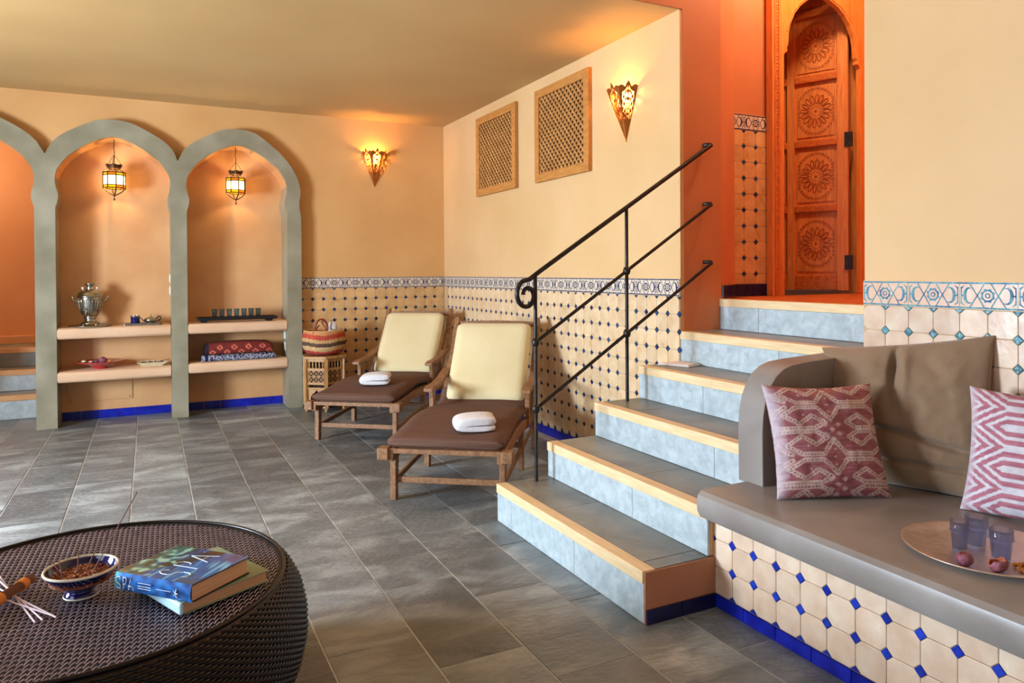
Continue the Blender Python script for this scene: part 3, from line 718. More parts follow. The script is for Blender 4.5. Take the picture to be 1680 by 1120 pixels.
# ================================================================ LANTERNS / SCONCES
def point(name,loc,e,col=(1,.62,.28),r=.02,parent=None):
    l=bpy.data.lights.new(name,'POINT'); l.energy=e; l.color=col; l.shadow_soft_size=r
    o=bpy.data.objects.new(name,l); COL.objects.link(o)
    if parent is not None: loc=wm(parent).inverted()@Vector(loc)
    o.location=loc; o.parent=parent; return o
def lantern(x,label):
    y=.04; t=thing('hanging_lantern',label,'lantern',(x,y,2.345),0,'lanterns hanging in the niches')
    m=MB(); m.tube([(x,y,2.35),(x+.002,y,2.30),(x-.003,y,2.27),(x+.003,y,2.235),(x,y,2.13)],.0035,n=6); m.lathe([(0,.0),(.012,0),(.012,-.008),(0,-.008)],(x,y,2.352),10)
    m.build('chain',M['bronze'],t)
    m=MB()
    for k in range(3):
        a=2*PI*k/3+.4; m.tube([(x,y,2.21),(x+.045*cos(a),y+.045*sin(a),2.155),(x+.055*cos(a),y+.055*sin(a),2.125)],.002,n=5)
    m.build('hanger',M['bronze'],t)
    m=MB(); prof=[(.033,2.085),(.05,2.10),(.062,2.125)]
    n=12; vs=[];fs=[]
    for i,(r,z) in enumerate(prof):
        for k in range(n): a=2*PI*k/n; rr=r*(1+.06*(k%2)) ; vs.append((x+rr*cos(a),y+rr*sin(a),z+(.008*(k%2) if i==2 else 0)))
    for i in range(2):
        for k in range(n): fs.append((i*n+k,i*n+(k+1)%n,(i+1)*n+(k+1)%n,(i+1)*n+k))
    m.add(vs,fs); o=m.build('crown',M['bronze'],t); sm=o.modifiers.new('s','SOLIDIFY'); sm.thickness=.003
    # hexagonal cage
    Rr=.082; n=8; A=[2*PI*k/n+.2 for k in range(n)]
    m=MB(); zl,zh=1.935,2.062
    def p(a,r,z): return (x+r*cos(a),y+r*sin(a),z)
    for k in range(n):
        a,b=A[k],A[(k+1)%n]
        m.tube([p(a,Rr,zl-.006),p(a,Rr,zh+.006)],.0050,n=5)
        for z in (zl,zl+.022,zh-.022,zh): m.tube([p(a,Rr,z),p(b,Rr,z)],.0042,n=4)
        m.tube([p(a,Rr,zh),p(a,.06,zh+.018),p(a,.035,2.088)],.003,n=4)
        if k%2==0: m.tube([p(a,Rr,zl),p(a,.055,1.905),p(a,.02,1.882),(x,y,1.872)],.0052,n=5)
    m.build('cage',M['bronze'],t)
    for k in range(n):
        a,b=A[k],A[(k+1)%n]
        def pane(z0,z1,mt,nm):
            g=MB(); q=.93; g.add([p(a,Rr*.985,z0),p(b,Rr*.985,z0),p(b,Rr*.985,z1),p(a,Rr*.985,z1),p(a,Rr*.96,z0),p(b,Rr*.96,z0),p(b,Rr*.96,z1),p(a,Rr*.96,z1)],[(0,1,2,3),(7,6,5,4),(0,4,5,1),(1,5,6,2),(2,6,7,3),(3,7,4,0)])
            g.build(nm,M[mt],t)
        pane(zl+.022,zh-.022,'lamp','glass_pane')
        pane(zl+.002,zl+.02,'lampy' if k%3 else 'lampo','coloured_pane'); pane(zh-.02,zh-.002,'lampy' if (k+1)%3 else 'lampo','coloured_pane')
    m=MB(); m.lathe([(0,0),(.004,-.004),(.003,-.018),(.007,-.028),(.006,-.036),(0,-.042)],(x,y,1.872),8); m.build('finial',M['bronze'],t,smooth=True)
    point('lantern_bulb',(x,y,2.0),4.2,(1,.62,.26),.012,t)
lantern(-2.915,'small lit brass and coloured glass lantern hanging in the left niche above the samovar')
lantern(-1.965,'small lit coloured glass lantern hanging in the right niche above the glasses')
def sconce(org,nrm,label):
    """half hexagonal cone with pierced panels; org = wall point at tip height"""
    org=Vector(org); nrm=Vector(nrm); side=Vector((-nrm.y,nrm.x,0))*-1
    t=thing('wall_sconce',label,'sconce',tuple(org),0,'pierced brass wall sconces')
    H=.345; Rr=.132
    tip=org-nrm*.001
    cor=[]
    for k in range(4):
        a=R(180-60*k); cor.append(side*(Rr*cos(a))+nrm*(Rr*sin(a)*1.0-.003))
    nu,nv=40,72
    for k in range(3):
        A,B=cor[k],cor[k+1]
        m=MB(); vs=[];idx={}
        def P(i,j):
            u=i/nu; v=j/nv
            # scalloped top
            e=.0
            top=.93+.07*max(0,1-abs(u-.5)*7)+.035*abs(sin(u*PI*3))
            vv=v*top
            return tip+(A*(1-u)+B*u)*vv+Vector((0,0,H*vv))
        def hole(i,j):
            u=(i+.5)/nu*2-1; v=(j+.5)/nv
            if v<.42 or v>.93: return False
            # pattern in panel space
            lim=.80
            if abs(u)>lim: return False
            w=(v-.42)/.51
            if abs(u)>.80-.25*w**3: return False
            s=math.sin(abs(u)*13+1.0)*math.cos(w*26+abs(u)*5)
            c1=math.hypot(u*1.0,(w-.34)*1.7)
            if .34<c1<.44 or .12<c1<.20: return False
            if abs(u)<.06 and c1>.2: return False
            if c1<.34: return abs(math.sin(math.atan2(w-.34,u)*4))>.35
            return s>.02
        for i in range(nu+1):
            for j in range(nv+1): vs.append(P(i,j))
        fs=[]
        for i in range(nu):
            for j in range(nv):
                if not hole(i,j): fs.append((i*(nv+1)+j,(i+1)*(nv+1)+j,(i+1)*(nv+1)+j+1,i*(nv+1)+j+1))
        m.add(vs,fs); o=m.build('pierced_panel',M['brass'],t,rec=False)
        s=o.modifiers.new('s','SOLIDIFY'); s.thickness=.0022; s.offset=0
    m=MB(); m.tube([tip+c*.97+Vector((0,0,H*.97)) if False else tip+c*1.0*.93+Vector((0,0,H*.93)) for c in cor],.0025,n=5)
    for c in cor: m.tube([tip,tip+c*.95+Vector((0,0,H*.95))],.003,n=5)
    m.build('rib',M['brass'],t)
    b=org+nrm*.046+Vector((0,0,H*.68))
    m=MB(); m.lathe([(0,-.024),(.009,-.021),(.014,-.006),(.012,.010),(.006,.022),(0,.028)],tuple(b),12); m.build('bulb',M['bulb'],t,smooth=True)
    m=MB(); m.tube([org+Vector((0,0,H*.45)),b-Vector((0,0,.03))],.006,n=8); m.lathe([(.0,-.05),(.011,-.05),(.011,-.02),(0,-.02)],tuple(b),10); m.build('lamp_holder',M['bronze'],t)
    point('sconce_bulb',tuple(b+Vector((0,0,.040))+nrm*.004),9,(1,.52,.16),.016,t)
sconce((-.712,0,2.045),(0,-1,0),'lit pierced brass cone sconce high on the back wall beside the right niche')
sconce((0,-3.125,2.02),(-1,0,0),'lit pierced brass cone sconce high on the right wall near the stair opening')
# ================================================================ GRILLES
def grille(y0,y1,z0,z1,label):
    t=thing('lattice_grille',label,'grille',(0,(y0+y1)/2,z0),0,'wooden lattice grilles on the right wall')
    w=.062; d=.034
    for a in ((y0,y0+w,z0,z1),(y1-w,y1,z0,z1),(y0+w,y1-w,z0,z0+w),(y0+w,y1-w,z1-w,z1)):
        m=MB(); m.bx(-d,-.001,a[0],a[1],a[2],a[3]); m.build('frame_bar',M['grille'],t,bevel=.004)
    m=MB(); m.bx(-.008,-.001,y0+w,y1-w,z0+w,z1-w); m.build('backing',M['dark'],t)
    Y0,Y1,Z0,Z1=y0+w,y1-w,z0+w,z1-w; sp=.052
    for sgn in (1,-1):
        c=-3.0
        lo=min(Y0+sgn*-Z1,Y0-sgn*Z0); 
        ks=[]
        vals=[(y-sgn*z) for y in (Y0,Y1) for z in (Z0,Z1)]
        k=min(vals)+sp*.5
        while k<max(vals):
            # line y = k + sgn*z, clipped
            pts=[]
            for z in (Z0,Z1):
                y=k+sgn*z
                if Y0<=y<=Y1: pts.append((y,z))
            for y in (Y0,Y1):
                z=(y-k)/sgn
                if Z0<z<Z1: pts.append((y,z))
            if len(pts)>=2 and math.hypot(pts[0][0]-pts[1][0],pts[0][1]-pts[1][1])>.02:
                m=MB(); x=-.020 if sgn>0 else -.0135
                m.bar((x,pts[0][0],pts[0][1]),(x,pts[1][0],pts[1][1]),.0065,.0165,up=(0,sgn*.7071*-1,.7071)); m.build('slat',M['slat'],t)
            k+=sp
grille(-1.655,-.880,1.892,2.585,'square wooden lattice grille nearer the room corner, second from the sconce')
grille(-2.737,-1.985,1.892,2.585,'square wooden lattice grille next to the right wall sconce')
# ================================================================ LOUNGERS
def pad(pts,th,w0,w1,mat_,name,parent,rib=0,nu=28,crown=.012,edge=.022,piping=None):
    """upholstered pad following a side profile pts [(u,z)] (underside), between w0 and w1"""
    cum=[0]
    for (a,b),(c,d) in zip(pts,pts[1:]): cum.append(cum[-1]+math.hypot(c-a,d-b))
    Lt=cum[-1]
    def path(s):
        for i in range(len(pts)-1):
            if s<=cum[i+1] or i==len(pts)-2:
                f=(s-cum[i])/(cum[i+1]-cum[i]); a=Vector(pts[i]);b=Vector(pts[i+1]); d=(b-a).normalized()
                return a+(b-a)*f,Vector((-d.y,d.x))
    m=MB(); nw=16; vs=[];fs=[]
    # closed section rings along the path
    ss=[0]+[edge*.4,edge]+[edge+(Lt-2*edge)*i/nu for i in range(1,nu)]+[Lt-edge,Lt-edge*.4,Lt]
    for si,s in enumerate(ss):
        p,n=path(s); e=min(1,min(s,Lt-s)/edge); h=th*(.45+.55*math.sqrt(max(0,1-(1-e)**2)))
        zc=th/2
        inset=edge*.5*(1-math.sqrt(max(0,1-(1-e)**2)))
        ring=[]
        W0=w0+inset; W1=w1-inset; k=nw
        for i in range(k+1):      # top
            f=i/k; ef=min(f,1-f)*(W1-W0); ee=min(1,ef/edge); hh=(h/2)*(.35+.65*math.sqrt(max(0,1-(1-ee)**2)))
            nz=noise.noise(Vector((s*4,f*3,th*9)))*.006
            ring.append((W0+(W1-W0)*f,zc+hh+crown*sin(PI*f)*sin(PI*min(1,max(0,s/Lt)))+nz*ee*e))
        for i in range(k,-1,-1):
            f=i/k; ef=min(f,1-f)*(W1-W0); ee=min(1,ef/edge); hh=(h/2)*(.35+.65*math.sqrt(max(0,1-(1-ee)**2)))
            ring.append((W0+(W1-W0)*f,zc-hh))
        for w,z in ring: q=p+n*z; vs.append((w,q.x,q.y))
    K=2*(nw+1)
    for i in range(len(ss)-1):
        for k in range(K): fs.append((i*K+k,i*K+(k+1)%K,(i+1)*K+(k+1)%K,(i+1)*K+k))
    fs.append(tuple(range(K))); fs.append(tuple((len(ss)-1)*K+k for k in range(K)))
    m.add(vs,fs); o=m.build(name,mat_,parent,local=True,smooth=True)
    return o
def lounger(label):
    t=thing('sun_lounger',label,'lounger',(0,0,0),0,'teak loungers with brown mattresses')
    W=.595
    side=[(-.085,.262),(.10,.268),(.35,.285),(.60,.280),(.85,.252),(1.05,.245),(1.28,.235)]
    for w in (0,W):
        m=MB(); top=[(u,z+.024) for u,z in side]; bot=[(u,z-.040) for u,z in reversed(side)]
        m.prism([(w-.018,u,z) for u,z in top+bot],(.036,0,0)); m.build('side_rail',M['teak'],t,local=True,bevel=.004)
        # legs: front slightly splayed and shaped
        for u,zt,du in ((.0,.262,-.012),(.655,.268,.0)):
            m=MB(); m.prism([(w-.016,u-.03,zt),(w-.016,u+.03,zt),(w-.016,u+.018+du,.10),(w-.016,u+.024+du,.012),(w-.016,u+.012+du,0),(w-.016,u-.022+du,0),(w-.016,u-.02+du,.10)],(.032,0,0)); m.build('leg',M['teak'],t,local=True,bevel=.004)
        m=MB(); m.bar((w,1.235,0),(w,1.215,.26),.026,.034,up=(0,1,0)); m.build('leg',M['teak'],t,local=True,bevel=.003)
        m=MB(); m.bar((w,-.005,.10),(w,.655,.125),.018,.030); m.build('stretcher',M['teak'],t,local=True,bevel=.003)
        m=MB(); m.bar((w,.655,.115),(w,1.22,.15),.016,.026); m.build('stretcher',M['teak'],t,local=True,bevel=.003)
        s=-1 if w==0 else 1
        # arm support and arm
        ws=w+s*.018
        m=MB(); m.prism([(ws-.014,u,z) for u,z in ((.80,.235),(.865,.235),(.858,.33),(.872,.40),(.885,.455),(.80,.455),(.815,.40),(.812,.33))],(.028,0,0)); m.build('arm_support',M['teak'],t,local=True,bevel=.003)
        m=MB(); arm=[(.735,.452),(.74,.474),(.80,.486),(.90,.484),(1.02,.492),(1.14,.520),(1.28,.545),(1.37,.560),(1.37,.53),(1.28,.515),(1.14,.492),(1.02,.464),(.90,.456),(.80,.458)]
        m.prism([(ws-.030,u,z) for u,z in arm],(.060,0,0)); m.build('armrest',M['teak'],t,local=True,bevel=.008)
        # back post (reclined)
        wi=w+s*.002
        m=MB(); m.prism([(wi-.018,u,z) for u,z in ((1.03,.262),(1.09,.245),(1.30,.50),(1.44,.69),(1.53,.85),(1.535,.88),(1.505,.885),(1.485,.855),(1.38,.69),(1.20,.50))],(.036,0,0)); m.build('back_post',M['teak'],t,local=True,bevel=.004)
    # end blocks
    for w in (-.035,W+.035):
        m=MB(); m.box((w,-.065,.262),(.060,.075,.062)); m.build('end_block',M['teak'],t,local=True,bevel=.005)
    m=MB(); m.box((W/2,-.072,.276),(W+.02,.022,.026)); m.build('end_rail',M['teak'],t,local=True,bevel=.003)
    m=MB(); m.box((W/2,-.0,.105),(W-.01,.016,.032)); m.build('stretcher',M['teak'],t,local=True,bevel=.003)
    m=MB(); m.box((W/2,.655,.15),(W-.01,.02,.03)); m.build('stretcher',M['teak'],t,local=True,bevel=.003)
    for k in range(9):
        u=.0+k*.105; z=.2805+.018*sin(PI*min(1,u/.9))
        m=MB(); m.box((W/2,u+.01,z),(W-.034,.06,.012)); m.build('slat',M['teak'],t,local=True)
    for k in range(6):
        f=(k+.5)/6; u=1.10+f*.40; z=.31+f*.50
        m=MB(); m.box((W/2,u+.012,z),(W-.20,.014,.06),None); m.build('back_slat',M['teak'],t,local=True)
    m=MB(); m.prism([(.0,1.488,.815),(W,1.488,.815),(W,1.488,.85),(W*.75,1.488,.858),(W*.5,1.488,.862),(W*.25,1.488,.858),(0,1.488,.85)],(0,.024,0)); m.build('top_rail',M['teak'],t,local=True,bevel=.003)
    pad([(-.078,.291),(.15,.302),(.40,.325),(.60,.322),(.80,.300),(.96,.288),(1.06,.315),(1.14,.40)],.058,-.018,W+.018,M['mattress'],'mattress',t,crown=.006)
    # back cushion: standing on the mattress, reclined
    c=pad([(1.055,.325),(1.17,.470),(1.32,.660),(1.435,.815)],.080,.028,W-.028,M['cushion'],'back_cushion',t,crown=.02,edge=.05)
    c.data.name='cushion'
    m=MB(); q=[]
    for w,u,z in ((.05,.93,.40),(W-.05,.93,.40),(W-.05,1.288,.915),(.05,1.288,.915)): q.append((w,u-.028,z-.012))
    return t
a=-R(35.5)
l2=lounger('teak lounger nearer the stairs with brown mattress and upright cream cushion'); l2.location=(-1.484,-3.059,0); l2.rotation_euler=(0,0,a)
l1=copy_tree(l2); l1.location=(-1.558,-1.447,0); l1.rotation_euler=(0,0,-R(37)); l1['label']='teak lounger nearer the back wall with brown mattress and cream cushion'
# towels
def towel(loc,rz,label,seed):
    t=thing('folded_towel',label,'towel',loc,rz,'white towels folded on the loungers')
    L_,Wd,H=.20,.185,.062; n=40; prof=[]; kx=1.12; kz=1.15
    # folded profile in XZ: fat rounded C opening to +x
    def rr(x0,x1,z0,z1,r,k=8):
        pts=[]
        for cx,cz,a0 in ((x1-r,z1-r,0),(x0+r,z1-r,90),(x0+r,z0+r,180),(x1-r,z0+r,270)):
            for i in range(k+1): a=R(a0+90*i/k); pts.append((cx+r*cos(a),cz+r*sin(a)))
        return pts
    top=[(.100,.052),(.096,.062),(.06,.068),(0,.069),(-.06,.064),(-.092,.052),(-.104,.034),(-.098,.014),(-.085,.002),(0,0),(.085,.001),(.096,.006),(.099,.014),(.094,.021),(.06,.022),(-.02,.025),(-.028,.028),(-.02,.031),(.06,.030),(.094,.030),(.102,.038)]
    m=MB(); ny=14; vs=[];fs=[]; K=len(top)
    for j in range(ny+1):
        f=j/ny; y=(f-.5)*Wd; e=math.sqrt(max(0,1-(abs(2*f-1))**8))*.10+.90
        for k,(x,z) in enumerate(top):
            nzv=noise.noise(Vector((x*18+seed,y*16,z*30)))*.006
            vs.append((x*e*kx+nzv,y+noise.noise(Vector((x*20,seed,z*20)))*.006,max(0,z*kz*(e+.0)+nzv*.8 if z>.003 else 0)))
    for j in range(ny):
        for k in range(K): fs.append((j*K+k,j*K+(k+1)%K,(j+1)*K+(k+1)%K,(j+1)*K+k))
    m.add(vs,fs)
    tri=tessellate_polygon([[Vector((x,z,0)) for x,z in top]])
    m.f+= [tuple(q) for q in tri]+[tuple(ny*K+i for i in q) for q in tri]; m.m+=[0]*(2*len(tri))
    m.build('cloth',M['towel'],t,local=True,smooth=True,sub=1)
def lpos(L,u,w,z):
    ang=L.rotation_euler.z; return (L.location.x+w*cos(ang)-u*sin(ang),L.location.y+w*sin(ang)+u*cos(ang),z)
towel(lpos(l2,.11,.415,.366),R(-16),'white folded towel on the lounger nearer the stairs',3)
towel(lpos(l1,.25,.345,.380),R(-22),'white folded towel on the lounger nearer the back wall',11)
# ================================================================ RATTAN TABLE
def rattan():
    cx,cy,zt=-2.808,-4.63,.40
    t=thing('rattan_coffee_table','round barrel-shaped dark brown woven rattan coffee table','table',(cx,cy,0))
    prof=[(.455,0),(.50,.06),(.537,.14),(.552,.21),(.551,.27),(.538,.33),(.515,.375),(.498,.394),(.486,.398)]
    m=MB(); m.lathe([(0,.004)]+[(r-.008,z) for r,z in prof]+[(.47,.388),(0,.388)],(cx,cy,0),64); m.build('core',M['rattb'],t,smooth=True)
    m=MB(); m.tube([(cx+.489*cos(2*PI*k/72),cy+.489*sin(2*PI*k/72),zt-.001) for k in range(72)],.0055,n=8,closed=True)
    m.build('rim',M['ratt'],t,smooth=True)
    # top weave : floats running away from the viewer
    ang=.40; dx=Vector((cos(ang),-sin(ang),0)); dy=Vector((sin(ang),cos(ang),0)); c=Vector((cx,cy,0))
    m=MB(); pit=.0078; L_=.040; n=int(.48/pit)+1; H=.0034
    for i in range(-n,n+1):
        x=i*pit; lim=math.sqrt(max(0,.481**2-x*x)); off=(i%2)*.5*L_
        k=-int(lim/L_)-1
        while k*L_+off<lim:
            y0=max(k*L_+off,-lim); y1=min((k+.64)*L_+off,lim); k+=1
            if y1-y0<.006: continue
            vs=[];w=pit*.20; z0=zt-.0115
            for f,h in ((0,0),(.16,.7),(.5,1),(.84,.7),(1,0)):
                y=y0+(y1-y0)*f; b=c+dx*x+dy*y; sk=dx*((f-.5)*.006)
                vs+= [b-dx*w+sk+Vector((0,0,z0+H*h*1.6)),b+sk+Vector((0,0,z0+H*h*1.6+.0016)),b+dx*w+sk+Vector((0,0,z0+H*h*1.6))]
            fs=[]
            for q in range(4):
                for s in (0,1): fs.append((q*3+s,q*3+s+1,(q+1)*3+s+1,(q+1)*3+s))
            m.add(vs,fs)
    o=m.build('woven_top',M['ratt_sheen'],t,smooth=True,rec=False); o['kind']='stuff'
    # side weave: short horizontal floats in staggered columns
    m=MB(); pts=prof[:-1]; cum=[0]
    for a,b in zip(pts,pts[1:]): cum.append(cum[-1]+math.hypot(b[0]-a[0],b[1]-a[1]))
    def at(s):
        for i in range(len(pts)-1):
            if s<=cum[i+1] or i==len(pts)-2:
                f=(s-cum[i])/(cum[i+1]-cum[i]); return pts[i][0]+(pts[i+1][0]-pts[i][0])*f,pts[i][1]+(pts[i+1][1]-pts[i][1])*f
    rows=int(cum[-1]/.0066); ncol=104
    for r in range(rows):
        s=r*.0066; r0,z0=at(s); r1,z1=at(s+.0058)
        for k in range(ncol):
            a0=(k+.5*(r%2))*2*PI/ncol+r*.004
            # only the half seen from around the table front/right plus margin
            vs=[]
            for f,h in ((0,0),(.25,.8),(.5,1),(.75,.8),(1,0)):
                a_=a0+f*2*PI/ncol; o_=-.006+h*.0062
                vs+= [(cx+(r0+o_)*cos(a_),cy+(r0+o_)*sin(a_),z0),(cx+((r0+r1)/2+o_+.0025)*cos(a_),cy+((r0+r1)/2+o_+.0025)*sin(a_),(z0+z1)/2),(cx+(r1+o_)*cos(a_),cy+(r1+o_)*sin(a_),z1)]
            fs=[]
            for q in range(4):
                for s2 in (0,1): fs.append((q*3+s2,(q+1)*3+s2,(q+1)*3+s2+1,q*3+s2+1))
            m.add(vs,fs)
    o=m.build('woven_side',M['ratt'],t,smooth=True,rec=False); o['kind']='stuff'
rattan()
# ================================================================ BOOKS
def N3(x,y,z=0): return noise.noise(Vector((x,y,z)))
def mixc(a,b,f): f=max(0,min(1,f)); return tuple(a[i]*(1-f)+b[i]*f for i in range(3))
def lc(c): return lin(c)[:3]
def strokes(text):
    G={'S':[[(.9,.85),(.7,1),(.3,1),(.08,.85),(.08,.65),(.3,.53),(.7,.47),(.92,.33),(.92,.14),(.7,0),(.3,0),(.08,.14)]],
       'P':[[(.1,0),(.1,1),(.65,1),(.9,.88),(.92,.68),(.75,.5),(.45,.46)]],
       'A':[[(.0,0),(.5,1),(1,0)],[(.2,.36),(.8,.36)]]}
    return [G[ch] for ch in text]
def book(name,label,p00,p10,p11,z0,th,cover,pagem,paintf=None,spinef=None):
    """p00->p10 = spine edge (along), p10->p11 = away. xy tuples"""
    A=Vector((*p00,0)); B=Vector((*p10,0)); Cc=Vector((*p11,0)); u=B-A; v=Cc-B; 
    t=thing(name,label,'book',tuple((A+Cc)/2+Vector((0,0,z0))))
    def pt(a,b,z): q=A+u*a+v*b; return Vector((q.x,q.y,z))
    def slab(m,a0,a1,b0,b1,zz0,zz1):
        vs=[pt(a,b,z) for a in (a0,a1) for b in (b0,b1) for z in (zz0,zz1)]
        m.add(vs,[(0,1,3,2),(4,6,7,5),(0,4,5,1),(2,3,7,6),(0,2,6,4),(1,5,7,3)])
    m=MB(); slab(m,.018,.982,.02,.975,z0+.0028,z0+th-.0028); m.build('pages',M['pages'],t)
    m=MB(); slab(m,0,1,.03,1,z0,z0+.0026); m.build('back_cover',cover,t,bevel=.0008)
    if paintf:
        n=110; m=MB(); vs=[];cs=[];fs=[]
        for i in range(n+1):
            for j in range(n+1):
                a=i/n;b=.0+j/n; vs.append(pt(a,b,z0+th)); cs.append(paintf(a,b)+(1,))
        for i in range(n):
            for j in range(n): fs.append((i*(n+1)+j,(i+1)*(n+1)+j,(i+1)*(n+1)+j+1,i*(n+1)+j+1))
        m.add(vs,fs); nb=len(vs)
        # underside for thickness
        m2=MB(); slab(m2,0,1,0,1,z0+th-.0028,z0+th-.0003); m2.build('cover_board',cover,t)
        m.build('front_cover',M['print'],t,cols=cs,rec=False)
        # spine, rounded
        n=60;k=8; m=MB(); vs=[];cs=[];fs=[]
        for i in range(n+1):
            for j in range(k+1):
                f=j/k; bul=-.035*sin(PI*f); vs.append(pt(i/n,bul,z0+th*f)); cs.append(spinef(i/n,f)+(1,))
        for i in range(n):
            for j in range(k): fs.append((i*(k+1)+j,(i+1)*(k+1)+j,(i+1)*(k+1)+j+1,i*(k+1)+j+1))
        m.add(vs,fs); m.build('spine',M['print'],t,cols=cs,rec=False,smooth=True)
    else:
        m=MB(); slab(m,0,1,0,1,z0+th-.0028,z0+th); m.build('front_cover',cover,t,bevel=.0008)
        m=MB(); slab(m,0,1,-.02,.03,z0,z0+th); m.build('spine',pagem,t,bevel=.006)
    return t,pt
def cov(a,b):
    # a along spine (0 left .. 1 right), b away
    deep=lc((10,60,120)); mid=lc((20,110,190)); lite=lc((110,190,226)); leaf=lc((14,104,96)); leafl=lc((150,204,184)); dk=lc((22,26,26))
    n=N3(a*5,b*3,1)+.5*N3(a*13,b*9,4)
    c=mixc(deep,mid,.55+n*.9)
    s=N3(a*22+b*3,b*2.5,7); 
    if s>.18: c=mixc(c,lite,(s-.18)*3)
    # dark diagonal band of the cover print
    d=abs((a-.38)-(b-.5)*.45+.12*N3(a*4,b*4,9)); c=mixc(dk,c,(d-.05)/.14) if a<.7 else c
    if a>.75 and b<.3: c=mixc(c,lc((60,70,50)),(.3-b)*2.5)
    lf=(.34-a)+.22*N3(a*6,b*5,12)+.1*N3(a*17,b*15,2)
    if lf>.0:
        c=mixc(c,leaf,lf*5)
        q=N3(a*11,b*9,21)
        if q>.05: c=mixc(c,leafl,(q-.05)*3.4)
        if q<-.25: c=mixc(c,dk,.8)
    return c
def spn(a,f):
    c=mixc(lc((10,44,104)),lc((40,120,196)),.5+N3(a*9,f*3,3)*1.3)
    if a<.1: c=mixc(lc((90,190,210)),c,a*9)
    return c
b2t,_=book('spa_book','sage green hardback lying under the blue book on the rattan table',(-2.707,-4.689),(-2.599,-4.933),(-2.383,-4.825),.4005,.030,M['sage'],M['mint'])
b1t,pt=book('spa_book','thick blue and green book titled SPA on top of the sage book',(-2.742,-4.770),(-2.576,-4.945),(-2.432,-4.826+.0),.4315,.044,M['black'],None,cov,spn)
b2t['category']='book'
b2t.name='hardback_book'
def letters(text,P,w,m,closed=False):
    for s in text: m.tube([P(x,y) for x,y in s],w,n=4)
zt=.4315+.044
ltr=MB()
# cover title: reading away from the spine, tops towards the left end
for ch,b0,bw,a0,ah in (('S',.12,.16,.80,.36),('P',.40,.16,.74,.32),('A',.64,.22,.70,.30)):
    for s in strokes(ch)[0]:
        pts=[pt(a0-y*ah,b0+x*bw,zt+.0006) for x,y in s]; ltr.tube(pts,.0011 if ch!='S' else .0013,n=4)
ltr.build('cover_title',M['letter'],b1t)
sp=MB()
def SP(a,f,e=.0022):
    q=pt(a,-.035*sin(PI*f),.4315+.044*f); v=Vector((*(-1*Vector((-2.432+2.576,-4.826+4.945))).normalized(),0)); return q+v*e
for ch,a0 in (('S',.03),('P',.115),('A',.19)):
    for s in strokes(ch)[0]: sp.tube([SP(a0+x*.062,.14+y*.66) for x,y in s],.0013,n=4)
for f in (.66,.5,.36): sp.tube([SP(.33,f),SP(.50,f)],.0007,n=4)
sp.tube([SP(.57,.5),SP(.76,.5)],.0006,n=4)
for k in range(5):
    a_=2*PI*k/5; sp.tube([SP(.82,.45),SP(.82+.03*cos(a_),.45+.25*sin(a_))],.0014,n=4)
sp.build('spine_title',M['letter'],b1t)
# ================================================================ BOWL, INCENSE
def bowl():
    c=(-2.824,-4.688,.4005)
    t=thing('incense_bowl','navy glazed footed bowl of potpourri with incense sticks on the rattan table','bowl',c)
    m=MB(); m.lathe([(0,.006),(.034,.004),(.040,.0),(.040,.006),(.033,.014),(.030,.018),(.05,.030),(.072,.050),(.083,.066),(.086,.070)],c,40)
    m.lathe([(.080,.069),(.076,.058),(.060,.042),(.03,.032),(0,.030)],c,40); m.build('bowl',M['navy'],t,smooth=True)
    m=MB(); m.tube([(c[0]+.083*cos(2*PI*k/40),c[1]+.083*sin(2*PI*k/40),c[2]+.070) for k in range(40)],.0035,n=8,closed=True)
    m.tube([(c[0]+.0395*cos(2*PI*k/30),c[1]+.0395*sin(2*PI*k/30),c[2]+.003) for k in range(30)],.0025,n=6,closed=True); m.build('rim',M['rimw'],t,smooth=True)
    m=MB(); rnd=random.Random(3)
    m.lathe([(0,.058),(.035,.055),(.06,.05),(.072,.046),(.07,.04)],c,24)
    for k in range(420):
        a=rnd.uniform(0,2*PI); r=.074*math.sqrt(rnd.random()); s=rnd.uniform(.003,.008); z=c[2]+.060-.012*(r/.07)**2+rnd.uniform(-.002,.005)
        m.cur=rnd.choice((0,0,0,1))
        T=Matrix.Translation((c[0]+r*cos(a),c[1]+r*sin(a),z))@Matrix.Rotation(rnd.uniform(0,6),4,'Z')@Matrix.Rotation(rnd.uniform(-1,1),4,'X')
        m.box((0,0,0),(s,s*.6,s*.35),T)
    o=m.build('potpourri',[M['potp'],M['potp2']],t); o['kind']='stuff'
    g='incense sticks standing in the bowl'
    for i,(x,y,tx,ty,tz,lb) in enumerate(((.018,-.03,.13,-.06,.262,'long thin incense stick standing tallest in the navy bowl'),(.005,-.01,.035,.01,.115,'short incense stick in the middle of the navy bowl leaning right'),(-.008,-.004,-.006,.0,.115,'short upright incense stick at the centre of the navy bowl'),(-.035,-.03,-.047,-.015,.10,'short incense stick near the left edge of the navy bowl'),(-.033,-.01,-.07,.015,.10,'incense stick tilting left out of the navy bowl'))):
        m=MB(); m.tube([(c[0]+x,c[1]+y,c[2]+.048),(c[0]+tx,c[1]+ty,c[2]+tz)],.0015,n=5); o=m.build('incense_stick',M['incb']); tag(o,lb,'incense',g)
bowl()
